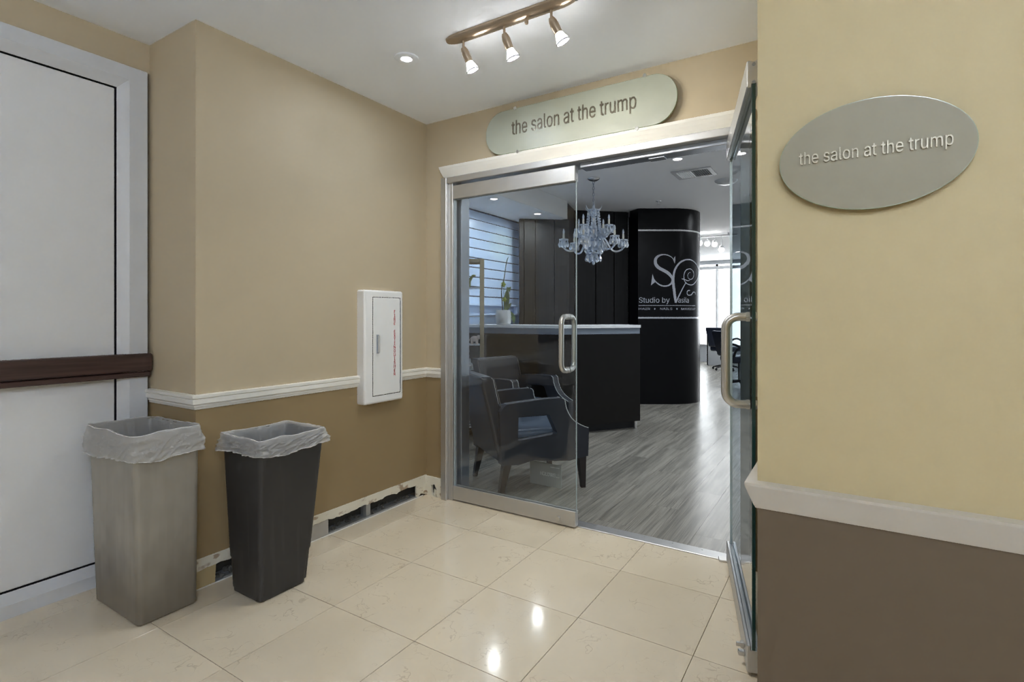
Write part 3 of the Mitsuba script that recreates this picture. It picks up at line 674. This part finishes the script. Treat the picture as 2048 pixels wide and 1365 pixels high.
part(ct, 'apron', slab(offset_path(cp, .006), inn, 1.062, 1.128), 'm_apron')
part(ct, 'front_panel', slab(out, offset_path(cp, .35), .093, 1.062), 'm_counter_front')
part(ct, 'plinth', slab(offset_path(cp, .10), offset_path(cp, .30), .0, .093), 'm_black')
for t in (.055, .95):
    q = c0 + (c1 - c0) * t + np.array([-.02, .045]) * (1 if t < .5 else 1.5)
    part(ct, 'foot', trimesh.creation.cylinder(.017, .095, sections=18, transform=trimesh.transformations.translation_matrix([*(q + np.array([-.015, .03])), .0475])), 'm_chrome', smooth=40)
op = thing('orchid', 'tall green orchid in a white pot on the reception counter', 'potted plant')
OX, OY, OZ = -3.29, 5.02, 1.1605
part(op, 'pot', lathe([(0, 0), (.070, 0), (.083, .012), (.089, .05), (.088, .10), (.082, .150), (.079, .165), (.073, .165), (.074, .14), (0, .14)], 40, (OX, OY, OZ)), 'm_pot', smooth=35)
R_ = np.array([.8452, .5345]); 
def at(r, z, back=0): return (OX + R_[0] * r - back * .5345, OY + R_[1] * r + back * .8452, OZ + z)
part(op, 'flower_stem', tube(spline([at(-.010, .14), at(-.018, .3), at(-.015, .43), at(.003, .50), at(.022, .62), at(.055, .765)], 30), np.linspace(.006, .0035, 30), 8), 'm_stem', smooth=40)
part(op, 'support_stick', tube([at(.008, .14), at(.005, .45)], .002, 6), 'm_stem')
for r, z, s in ((.0, .455, .024), (.012, .285, .022)):
    f = cat_([xf(trimesh.creation.icosphere(subdivisions=2, radius=1), 0, (0, 0, 0)) for _ in range(1)])
    petals = []
    for k in range(5):
        p = trimesh.creation.icosphere(subdivisions=2, radius=1); p.apply_scale([s * .8, s * .25, s * .55]); p.apply_translation([s * .6, 0, 0]); p.apply_transform(trimesh.transformations.rotation_matrix(k * 2 * np.pi / 5, [0, 1, 0])); p.apply_translation(at(r, z)); petals.append(p)
    part(op, 'blossom', cat_(petals), 'm_flower', smooth=True)
def leafm(p0, p1, p2, w):
    c = spline([p0, p1, p2], 16); t = np.linspace(0, 1, 16); ww = w * np.sin(np.pi * np.clip(t * .92 + .06, 0, 1)) ** .7
    side = np.array([R_[0], R_[1], 0]); V = []
    for i in range(16): V += [c[i] - side * ww[i], c[i] + np.array([.0, 0, -.006]), c[i] + side * ww[i]]
    V = np.array(V); V = np.vstack([V, V + [.5345 * .003, -.8452 * .003, .002]]); Fc = []
    for i in range(15):
        for j in range(2):
            a = i * 3 + j; Fc += [(a, a + 1, a + 4), (a, a + 4, a + 3), (48 + a, 48 + a + 4, 48 + a + 1), (48 + a, 48 + a + 3, 48 + a + 4)]
    return trimesh.Trimesh(V, Fc, process=False)
part(op, 'leaf', leafm(at(.025, .15), at(.035, .26), at(.045, .40), .032), 'm_leaf', smooth=True)
part(op, 'leaf', leafm(at(.045, .38), at(.062, .425), at(.068, .37), .022), 'm_leaf', smooth=True)
part(op, 'leaf', leafm(at(.03, .15), at(.06, .21), at(.085, .245), .022), 'm_leaf', smooth=True)
part(op, 'leaf', leafm(at(.075, .15, .02), at(.10, .11, .02), at(.118, .02, .02), .024), 'm_leaf', smooth=True)

# ---------------------------------------------------------------- etagere and what stands on it
et = thing('display_stand', 'tall gold framed glass display stand behind the closed glass door', 'display stand')
EX0, EX1, EY0, EY1 = -.62, 0.0, 0.0, .30
EA = math.atan2(.583, .814)
def ER(m): return xf(m, EA, (-3.212, 4.535, 0))
for x in (EX0, EX1 - .046):
    for y in (EY0, EY1 - .035): part(et, 'post', ER(cbx(x, x + .046, y, y + .035, 0, 1.857, .003)), 'm_gold')
for y in (EY0, EY1 - .035): part(et, 'top_rail', ER(cbx(EX0 + .046, EX1 - .046, y + .004, y + .031, 1.826, 1.857, .002)), 'm_gold')
for x in (EX0, EX1 - .042): part(et, 'side_rail', ER(cbx(x + .004, x + .038, EY0 + .035, EY1 - .035, 1.826, 1.857, .002)), 'm_gold')
for z in (1.562, 1.257, .957, .700): part(et, 'glass_shelf', ER(cbx(EX0 + .01, EX1 - .01, EY0 + .01, EY1 - .01, z - .008, z, .001)), 'm_acrylic')
part(et, 'base_top', ER(cbx(EX0 + .04, EX1 - .04, EY0 + .005, EY1 - .005, .325, .35, .002)), 'm_leg_wood')
part(et, 'base_drawer', ER(cbx(EX0 + .04, EX1 - .04, EY0 + .01, EY1 - .005, .185, .325, .002)), 'm_leg_wood')
part(et, 'base_shelf', ER(cbx(EX0 + .04, EX1 - .04, EY0 + .005, EY1 - .005, .05, .068, .002)), 'm_leg_wood')
def ell(c, s, n=2):
    m = trimesh.creation.icosphere(subdivisions=n, radius=1); m.apply_scale(s); m.apply_translation(c); return m
def elephant(x, y, z, s):
    b = [ell((0, 0, .55), (.42, .26, .30)), ell((.45, 0, .72), (.22, .20, .22)), ell((.38, .2, .74), (.14, .04, .18)), ell((.38, -.2, .74), (.14, .04, .18))]
    b += [tube([(dx, dy, .5), (dx, dy, .25), (dx, dy, 0)], [.13, .11, .12], 10) for dx in (-.26, .24) for dy in (-.13, .13)]
    b += [tube(spline([(.6, 0, .68), (.74, 0, .62), (.80, 0, .78), (.72, 0, 1.02)], 12), np.linspace(.10, .05, 12), 8), tube([(-.4, 0, .62), (-.5, 0, .5), (-.52, 0, .35)], .03, 6)]
    m = cat_(b); m.apply_scale(s); return xf(m, .45, (x, y, z))
whole(thing('elephant_figurine', 'small pale pink elephant figurine with raised trunk on a glass shelf', 'figurine'), elephant(-3.352, 4.555, .9575, .105), 'm_fig_pink', smooth=True)
def horse(x, y, z, s):
    b = [ell((0, 0, .62), (.40, .18, .20)), tube([(.30, 0, .68), (.42, 0, .86), (.5, 0, 1.0)], [.14, .11, .08], 10), ell((.60, 0, 1.0), (.17, .08, .09)), tube([(-.38, 0, .66), (-.5, 0, .55), (-.52, 0, .3)], [.05, .06, .03], 8)]
    b += [tube([(dx, dy, .55), (dx + .02, dy, .3), (dx, dy, 0)], [.09, .05, .06], 8) for dx in (-.28, .26) for dy in (-.1, .1)]
    m = cat_(b); m.apply_scale(s); return xf(m, .5, (x, y, z))
whole(thing('horse_figurine', 'greenish gold horse figurine on the top glass shelf', 'figurine'), horse(-3.425, 4.515, 1.5625, .125), 'm_fig_green', smooth=True)
bd = thing('bird_figurine', 'blue and white bird figurine on the second glass shelf', 'figurine')
part(bd, 'body', cat_([xf(tube(spline([(0, 0, .03), (.005, 0, .09), (-.005, 0, .14), (.01, 0, .18)], 14), [.012, .022, .030, .036, .038, .038, .036, .032, .027, .024, .023, .022, .017, .008], 14), 0, (-3.445, 4.500, 1.2575)), tube([(-3.445, 4.500, 1.2575), (-3.445, 4.500, 1.30)], [.035, .016], 14)]), 'm_fig_blue', smooth=True)
part(bd, 'head', ell((-3.436, 4.495, 1.438), (.022, .02, .02)), 'm_fig_green', smooth=True)
part(bd, 'wing', ell((-3.425, 4.488, 1.355), (.02, .012, .045)), 'm_fig_pink', smooth=True)
gb = thing('glass_decanter', 'small pointed glass decanter on the lowest glass shelf', 'decanter')
part(gb, 'bottle', lathe([(0, 0), (.036, .002), (.044, .022), (.038, .045), (.014, .062), (.012, .075), (0, .075)], 24, (-3.395, 4.53, .7005)), 'm_foil', smooth=40)
part(gb, 'stopper', lathe([(0, 0), (.012, .004), (.012, .02), (0, .034)], 16, (-3.395, 4.53, .7755)), 'm_foil', smooth=40)
cr = []
for k in range(26):
    p = trimesh.creation.icosphere(subdivisions=0, radius=1); p.apply_scale(nrng.uniform(.018, .034, 3)); a = nrng.uniform(0, 6.28); q = nrng.uniform(0, .075) if k > 6 else .03
    p.apply_transform(trimesh.transformations.random_rotation_matrix(nrng.random(3))); p.apply_translation([-3.405 + q * math.cos(a), 4.53 + q * .8 * math.sin(a), .352 + .022 + (.03 * (1 - q / .075))]); cr.append(p)
sh = thing('crystal_cluster', 'heap of pale glass crystals on the base of the display stand', 'ornament'); whole(sh, cat_(cr), 'm_foil')
fc = []
for k in range(3):
    n = 18; u, v = np.meshgrid(np.linspace(0, 1, n), np.linspace(0, 1, n)); Z = .006 + .028 * k + .012 * meshkit.fbm(np.stack([u * 4 + k, v * 3, u * 0], -1), 2, seed=k)
    top = np.stack([-3.62 + .36 * u, 4.56 + .2 * v, .07 + Z + .012], -1).reshape(-1, 3); bot = np.stack([-3.62 + .36 * u, 4.56 + .2 * v, .07 + Z - .004], -1).reshape(-1, 3)
    Fc = []
    for i in range(n - 1):
        for j in range(n - 1):
            a = i * n + j; Fc += [(a, a + 1, a + n + 1), (a, a + n + 1, a + n), (n * n + a, n * n + a + n + 1, n * n + a + 1), (n * n + a, n * n + a + n, n * n + a + n + 1)]
    rim = [i for i in range(n)] + [i * n + n - 1 for i in range(1, n)] + [(n - 1) * n + j for j in range(n - 2, -1, -1)] + [i * n for i in range(n - 2, 0, -1)]
    for i in range(len(rim)): a, b = rim[i], rim[(i + 1) % len(rim)]; Fc += [(a, n * n + a, n * n + b), (a, n * n + b, b)]
    w_ = trimesh.Trimesh(np.vstack([top, bot]), Fc, process=False); w_.apply_translation([3.62 - .42, -4.56 + .05, 0]); fc.append(ER(w_))
whole(thing('folded_wrap', 'folded pale plastic wrapping on the bottom shelf of the display stand', 'wrapping'), cat_(fc), 'm_foil', smooth=True)

# ---------------------------------------------------------------- armchairs
def armchair(label, origin, fwd):
    """local frame: x forward, y to the chair's left, origin at the right rear leg on the floor"""
    f = np.array([*fwd, 0.0]); f /= np.linalg.norm(f); l = np.array([-f[1], f[0], 0]); M = np.eye(4); M[:3, 0], M[:3, 1], M[:3, 2], M[:3, 3] = f, l, (0, 0, 1), (*origin, 0)
    def P(m): m = m.copy(); m.apply_transform(M); return m
    k = thing('armchair', label, 'armchair', 'dark leather armchairs in the salon')
    W = .56
    arc = [(.440, .668), (.462, .655), (.470, .62), (.485, .575), (.515, .525), (.56, .485), (.61, .458), (.655, .440)]
    out = Polygon([(-.02, .232), (-.035, .60), (.02, .648), (.10, .655), (.30, .668)] + arc + [(.662, .425), (.655, .235), (.60, .228), (.50, .215), (.36, .226), (.22, .245), (.10, .225)])
    hole = Polygon([(.105, .555), (.31, .562), (.345, .555), (.405, .425), (.395, .415), (.10, .392)])
    for y0 in (-.035, W - .035):
        sd = part(k, 'arm', P(extr(out.difference(hole).buffer(-.006).buffer(.006), .07, ((0, y0 + .07, 0), (1, 0, 0), (0, 0, 1), (0, -1, 0)))), 'm_leather')
        for yy in (y0 - .001, y0 + .071):
            part(sd, 'piping', P(tube([(q[0], yy, q[1]) for q in spline(arc, 24)], .0035, 6)), 'm_piping', smooth=40)
    bk = rbx(0, .10, .0, W, 0, .60, .025); v = bk.vertices; v[:, 0] += -.045 - .14 * (v[:, 2] / .60) ** 1.2 + .02; v[:, 2] += .24
    v[:, 1] += 0; b = part(k, 'backrest', P(bk), 'm_leather', smooth=35)
    side = [( -.045 - .14 * (z / .60) ** 1.2 + .118, z + .24) for z in np.linspace(.30, .58, 10)]
    part(b, 'piping', P(tube([(x, .004, z) for x, z in side], .0035, 6)), 'm_piping_dark', smooth=40)
    part(b, 'piping', P(tube([(x, W - .004, z) for x, z in side], .0035, 6)), 'm_piping_dark', smooth=40)
    part(k, 'seat_base', P(rbx(.0, .60, .03, W - .03, .235, .34, .012)), 'm_leather', smooth=35)
    part(k, 'seat_cushion', P(rbx(.06, .625, .036, W - .036, .335, .445, .035)), 'm_leather_seat', smooth=40)
    for x, dx in ((.03, -.05), (.615, .015)):
        for y in (.0, W):
            s0, s1 = .028, .015
            V = [(x + sx * s0, y + sy * s0, .235) for sx, sy in ((-1, -1), (1, -1), (1, 1), (-1, 1))] + [(x + dx + sx * s1, y + sy * s1, 0) for sx, sy in ((-1, -1), (1, -1), (1, 1), (-1, 1))]
            part(k, 'leg', P(trimesh.convex.convex_hull(np.array(V))), 'm_leg_wood')
    return k
def cam2w(r, z): return np.array([r * math.cos(YAW) - z * math.sin(YAW), r * math.sin(YAW) + z * math.cos(YAW)])
o1 = cam2w(-.065, 3.66); fw1 = cam2w(.523, 3.855) - cam2w(-.065, 3.62)
armchair('dark leather armchair close behind the closed glass door', o1, fw1)
lf = cam2w(.573, 5.11); d2v = cam2w(.70, -.71) - cam2w(0, 0); l2 = np.array([-d2v[1], d2v[0]]); o2 = lf - d2v / np.linalg.norm(d2v) * .655 - l2 / np.linalg.norm(l2) * .575
armchair('dark leather armchair facing the door in front of the counter', o2, d2v)
cdm = thing('cardboard_placard', 'small grey card with pale lettering standing under the nearer armchair', 'placard')
pA, pB = cam2w((1060 - CX) / F_PX * 3.995, 3.995), cam2w((1122 - CX) / F_PX * 3.855, 3.855)
cd_ = (pB - pA); LW = np.linalg.norm(cd_); cd_ /= LW; cn = np.array([cd_[1], -cd_[0]])
def onc(m):
    v = m.vertices.copy(); m.vertices = np.column_stack([pA + v[:, :1] * cd_ + v[:, 2:3] * cn, v[:, 1]]); m.fix_normals(); return m
part(cdm, 'card', onc(cat_([bx(0, LW, 0, .166, -.012, 0)])), 'm_card')
tm = text('HOLDWELL', .026, .001, True); tm.apply_scale([.62 * LW / tm.bounds[1][0], 1, 1]); tm.apply_translation([.33 * LW, .075, .0003]); part(cdm, 'lettering', onc(tm), 'm_card_text', label='pale lettering HOLDWELL')
part(cdm, 'white_mark', onc(bx(.66 * LW, .95 * LW, .142, .148, 0, .001)), 'm_card_text')
# acrylic strip hanging behind the closed door
ast = thing('acrylic_strip', 'narrow clear strip hanging above the display stand', 'hanging strip')
part(ast, 'strip', cbx(-3.478, -3.436, 4.50, 4.503, 1.66, 2.02, .001), 'm_acrylic')
part(ast, 'ticks', cat_([bx(-3.470, -3.446, 4.497, 4.4995, z, z + .008) for z in np.arange(1.68, 2.0, .025)]), 'm_slat', stuff=True)
part(ast, 'cord', tube([(-3.457, 4.5015, 2.02), (-3.457, 4.5015, ZF)], .001, 6), 'm_steel')

# ---------------------------------------------------------------- chandelier
ch = thing('chandelier', 'crystal chandelier with candle lamps hanging over the counter', 'chandelier')
HXc, HYc = -2.402, 5.505
part(ch, 'canopy', lathe([(0, ZS - .035), (.02, ZS - .034), (.05, ZS - .022), (.068, ZS - .006), (.068, ZS - .0005), (0, ZS - .0005)], 32, (HXc, HYc, 0)), 'm_chrome', smooth=40)
links = []
zc = ZS - .03; i = 0
while zc > 2.50:
    a = np.arange(14) * 2 * np.pi / 14; p = np.stack([.010 * np.cos(a), 0 * a, .021 * np.sin(a)], 1)
    m = tube(p, .0034, 6, closed=True); m = xf(m, (i % 2) * np.pi / 2); m.apply_translation([HXc, HYc, zc - .016]); links.append(m); zc -= .033; i += 1
part(ch, 'chain', cat_(links), 'm_alu_dark', smooth=40)
part(ch, 'stem', lathe([(0, 2.50), (.012, 2.49), (.018, 2.47), (.05, 2.445), (.062, 2.45), (.055, 2.435), (.02, 2.42), (.016, 2.38), (.026, 2.35), (.020, 2.31), (.034, 2.26), (.046, 2.22), (.030, 2.18), (.040, 2.14), (.05, 2.11), (.035, 2.08), (0, 2.07)], 20, (HXc, HYc, 0)), 'm_crystal')
part(ch, 'bowl', lathe([(0, 1.985), (.03, 1.990), (.065, 2.01), (.088, 2.045), (.096, 2.08), (.088, 2.088), (.05, 2.07), (0, 2.065)], 20, (HXc, HYc, 0)), 'm_crystal')
part(ch, 'finial', lathe([(0, 1.915), (.02, 1.92), (.03, 1.935), (.075, 1.952), (.08, 1.96), (.03, 1.965), (.02, 1.985), (0, 1.985)], 20, (HXc, HYc, 0)), 'm_crystal')
def drop(x, y, z, s=1.0):
    m = lathe([(0, 0), (.003 * s, -.004 * s), (.010 * s, -.022 * s), (.0135 * s, -.034 * s), (.010 * s, -.046 * s), (0, -.054 * s)], 6); bead = trimesh.creation.icosphere(subdivisions=1, radius=.0065 * s); bead.apply_translation([0, 0, .006 * s])
    m = cat_([m, bead]); return xf(m, rng.uniform(0, 6), (x, y, z))
part(ch, 'crystal_drops', cat_([drop(HXc + r * math.cos(a), HYc + r * math.sin(a), z, sc) for r, z, n, sc in ((.078, 1.950, 9, 1.6), (.045, 1.925, 6, 1.3), (.09, 2.03, 10, 1.2), (.104, 2.10, 12, 1.5), (.07, 2.20, 9, 1.3), (.06, 2.29, 8, 1.2), (.062, 2.44, 8, 1.1)) for a in np.arange(n) * 2 * np.pi / n] + [drop(HXc, HYc, 1.912, 1.6)]), 'm_crystal', stuff=True)
gar = []
for a in np.arange(12) * 2 * np.pi / 12 + .2:
    for t in np.linspace(0, 1, 13):
        r = .058 + .045 * t + .0 * t; z = 2.44 - .30 * t - .03 * math.sin(np.pi * t)
        b = trimesh.creation.icosphere(subdivisions=1, radius=.0105); b.apply_translation([HXc + r * math.cos(a), HYc + r * math.sin(a), z]); gar.append(b)
part(ch, 'bead_strands', cat_(gar), 'm_crystal', stuff=True)
for a in np.arange(6) * np.pi / 3:
    horn = tube(spline([(.05, 0, 2.44), (.085, 0, 2.455), (.10, 0, 2.485)], 8), np.linspace(.008, .003, 8), 8)
    part(ch, 'crown_leaf', xf(horn, a, (HXc, HYc, 0)), 'm_crystal', smooth=40)
def arm(a, R, zt, zb):
    k = part(ch, 'arm', xf(tube(spline([(.035, 0, 2.115), (.09, 0, 2.150), (R * .48, 0, zb + .085), (R * .70, 0, zb), (R * .92, 0, zb + .012), (R, 0, zt)], 26), np.linspace(.013, .010, 26), 8), a, (HXc, HYc, 0)), 'm_crystal', smooth=40)
    c = (HXc + R * math.cos(a), HYc + R * math.sin(a), zt)
    part(k, 'bobeche', lathe([(0, -.004), (.02, -.002), (.043, .012), (.05, .022), (.044, .019), (.018, .008), (0, .010)], 12, c), 'm_crystal')
    part(k, 'candle', lathe([(0, .008), (.0115, .008), (.0115, .082), (0, .082)], 14, c), 'm_candle', smooth=35)
    part(k, 'bulb', lathe([(0, .082), (.008, .084), (.0125, .10), (.010, .118), (.004, .135), (0, .142)], 12, c), 'm_crystal', smooth=40)
    part(k, 'crystal_drops', cat_([drop(c[0] + .046 * math.cos(b), c[1] + .046 * math.sin(b), zt + .006, 1.45) for b in np.arange(8) * 2 * np.pi / 8]), 'm_crystal', stuff=True)
for q in range(6): arm(math.radians(35 + 60 * q), .335, 2.095, 1.985)
for q in range(4): arm(math.radians(80 + 90 * q), .20, 2.235, 2.13)

# ---------------------------------------------------------------- salon ceiling fittings
SL = 'm_salon_ceiling'
downlight(-3.303, 4.85, ZF, SL, SALON_LAMP * 1.15, COOL, 'nearer recessed light in the lowered soffit of the salon', None, r=.055, lens=.038)
downlight(-3.316, 5.847, ZF, SL, SALON_LAMP * 1.15, COOL, 'farther recessed light in the lowered soffit of the salon', None, r=.055, lens=.038)
downlight(-1.405, 5.25, ZS, SL, SALON_LAMP, COOL, 'recessed salon ceiling light above the air vent', None, r=.06, lens=.045)
downlight(-.851, 5.341, ZS, SL, SALON_LAMP, COOL, 'recessed salon ceiling light seen through the open glass leaf', None, r=.06, lens=.045)
for x, y in ((.6, 4.2), (.6, 7.0), (-1.0, 8.2), (-1.0, 10.5), (1.2, 10.0), (-2.6, 11.5), (-2.2, 13.5), (.3, 12.9)):
    downlight(x, y, ZS, SL, SALON_LAMP * .8, COOL, 'small recessed light in the ceiling deep inside the salon', 'recessed lights deep in the salon', r=.06, lens=.045)
vt = thing('air_vent', 'square metal air vent grille in the salon ceiling', 'vent')
VX0, VX1, VY0, VY1 = -1.60, -1.19, 5.70, 6.05
part(vt, 'frame', extr(sbox(VX0, VY0, VX1, VY1).difference(sbox(VX0 + .045, VY0 + .045, VX1 - .045, VY1 - .045)), .012, XY(ZS - .012)), 'm_vent_paint')
part(vt, 'dark_back', bx(VX0 + .04, VX1 - .04, VY0 + .04, VY1 - .04, ZS - .002, ZS - .0005), 'm_black')
for q, x in enumerate(np.linspace(VX0 + .055, VX1 - .06, 14)):
    m = cbx(-.0068, .0068, VY0 + .046, VY1 - .046, -.0012, .0012, .0005); m.apply_transform(trimesh.transformations.rotation_matrix(-.75 if q < 7 else .75, [0, 1, 0])); m.apply_translation([x, 0, ZS - .011]); part(vt, 'slat', m, 'm_mullion')
whole(thing('flush_ceiling_light', 'round flush white disc light on the salon ceiling beside the vent', 'ceiling light'), lathe([(0, ZS - .05), (.05, ZS - .048), (.09, ZS - .036), (.12, ZS - .012), (.125, ZS - .0005), (0, ZS - .0005)], 40, (-1.165, 6.39, 0)), 'm_white_gloss', smooth=40)
sk = thing('sprinkler_head', 'small chrome sprinkler head on the salon ceiling above the column', 'sprinkler')
whole(sk, cat_([lathe([(0, ZS - .012), (.03, ZS - .010), (.034, ZS - .001), (0, ZS - .001)], 20, (-2.134, 7.037, 0)), lathe([(0, ZS - .05), (.022, ZS - .048), (.022, ZS - .044), (.006, ZS - .04), (.008, ZS - .01), (0, ZS - .01)], 16, (-2.134, 7.037, 0))]), 'm_chrome', smooth=35)
# far track light
ft = thing('track_light', 'pale track light with round glowing lamps near the far salon windows', 'track light')
part(ft, 'bar', cbx(-2.75, -1.70, 10.36, 10.40, ZS - .06, ZS - .03, .004), 'm_white_gloss')
for x in (-2.6, -1.85): part(ft, 'stem', bx(x - .01, x + .01, 10.37, 10.39, ZS - .031, ZS), 'm_white_gloss')
for x, z in ((-2.36, 2.64), (-2.22, 2.62), (-2.09, 2.60), (-1.97, 2.49)):
    hd = part(ft, 'lamp_head', lathe([(0, .08), (.03, .075), (.045, .03), (.05, 0), (.046, 0), (.04, .03), (0, .06)], 20, (x, 10.36, z)), 'm_white_gloss', smooth=40)
    part(hd, 'arm', tube([(x, 10.38, ZS - .05), (x, 10.36, z + .075)], .008, 8), 'm_white_gloss')
    part(hd, 'bulb', ell((x, 10.355, z), (.052, .052, .052), 2), 'm_white_gloss', smooth=True, emitter={'type': 'area', 'radiance': rgb(60, 60, 60)})

# far end of the salon
fw = struct('wall_salon_far', 'far salon wall around the daylit windows')
part(fw, 'header', bx(SX0 - .2, SX1 + .2, SY1 - .05, SY1 + .1, 2.70, ZS), 'm_salon_wall')
part(fw, 'sill_wall', bx(SX0 - .2, SX1 + .2, SY1 - .05, SY1 + .1, 0, .46), 'm_salon_wall')
part(fw, 'sill', cbx(SX0 - .2, SX1 + .2, SY1 - .12, SY1 - .04, .46, .485, .003), 'm_alu')
wn = struct('window_1', 'tall far windows behind bright white blinds')
part(wn, 'rail', cbx(SX0 - .2, SX1 + .2, SY1 - .09, SY1 - .03, 2.56, 2.64, .003), 'm_mullion')
xs = np.arange(SX0 - .2, SX1 + .2, 1.02)
for x in xs:
    part(wn, 'mullion', cbx(x - .018, x + .018, SY1 - .06, SY1, .48, 2.60, .003), 'm_mullion')
    pl = trimesh.Trimesh([[x + .035, SY1 - .02, .486], [x + .985, SY1 - .02, .486], [x + .985, SY1 - .02, 2.56], [x + .035, SY1 - .02, 2.56]], [[0, 1, 2], [0, 2, 3]], process=False)
    part(wn, 'blind', pl, 'm_white_gloss', label='daylit white blind', emitter={'type': 'area', 'radiance': rgb(*(BLIND_GLOW * DAY))})
    part(wn, 'upper_pane', trimesh.Trimesh([[x + .035, SY1 - .02, 2.64], [x + .985, SY1 - .02, 2.64], [x + .985, SY1 - .02, 2.70], [x + .035, SY1 - .02, 2.70]], [[0, 1, 2], [0, 2, 3]], process=False), 'm_white_gloss', emitter={'type': 'area', 'radiance': rgb(*(BLIND_GLOW * .8 * DAY))})
def station(x, y, label):
    k = thing('styling_station', label, 'cabinet', None)
    part(k, 'body', cbx(x, x + .46, y, y + .35, .0, .83, .004), 'm_salon_wall')
    part(k, 'top', cbx(x - .02, x + .48, y - .02, y + .37, .83, .86, .004), 'm_white_gloss')
    part(k, 'side', cbx(x - .025, x - .002, y, y + .35, 0, .90, .003), 'm_black')
    part(k, 'knob', ell((x + .18, y - .008, .66), (.012, .012, .012), 1), 'm_chrome')
    return k
station(-3.05, 14.3, 'grey styling cabinet with dark side near the far windows')
def salon_chair(x, y, rz, label):
    k = thing('styling_chair', label, 'chair', 'salon styling chairs')
    P = lambda m: xf(m, rz, (x, y, 0))
    part(k, 'seat', P(rbx(-.26, .26, -.25, .25, .44, .56, .04)), 'm_chair_far', smooth=40)
    b = rbx(-.25, .25, 0, .08, 0, .46, .035); b.vertices[:, 1] += .22 + .12 * b.vertices[:, 2] / .46; b.vertices[:, 2] += .54
    part(k, 'backrest', P(b), 'm_chair_far', smooth=40)
    for s in (-1, 1): part(k, 'armrest', P(tube(spline([(s * .27, .24, .56), (s * .31, .18, .70), (s * .31, -.12, .71), (s * .29, -.22, .58)], 16), .02, 8)), 'm_black', smooth=40)
    part(k, 'column', P(lathe([(0, .10), (.03, .10), (.03, .44), (0, .44)], 16)), 'm_chrome', smooth=40)
    for q in range(5):
        a = q * 2 * np.pi / 5 + .3
        part(k, 'base_leg', P(tube([(0, 0, .11), (.16 * math.cos(a), .16 * math.sin(a), .09), (.31 * math.cos(a), .31 * math.sin(a), .055)], [.026, .022, .015], 8)), 'm_black', smooth=40)
        part(k, 'caster', P(ell((.31 * math.cos(a), .31 * math.sin(a), .028), (.028, .028, .028), 1)), 'm_black', smooth=True)
salon_chair(-2.42, 13.25, 2.6, 'dark styling chair near the far windows left of the door handle')
salon_chair(-1.62, 10.15, 2.2, 'dark styling chair seen through the glass behind the door handle')
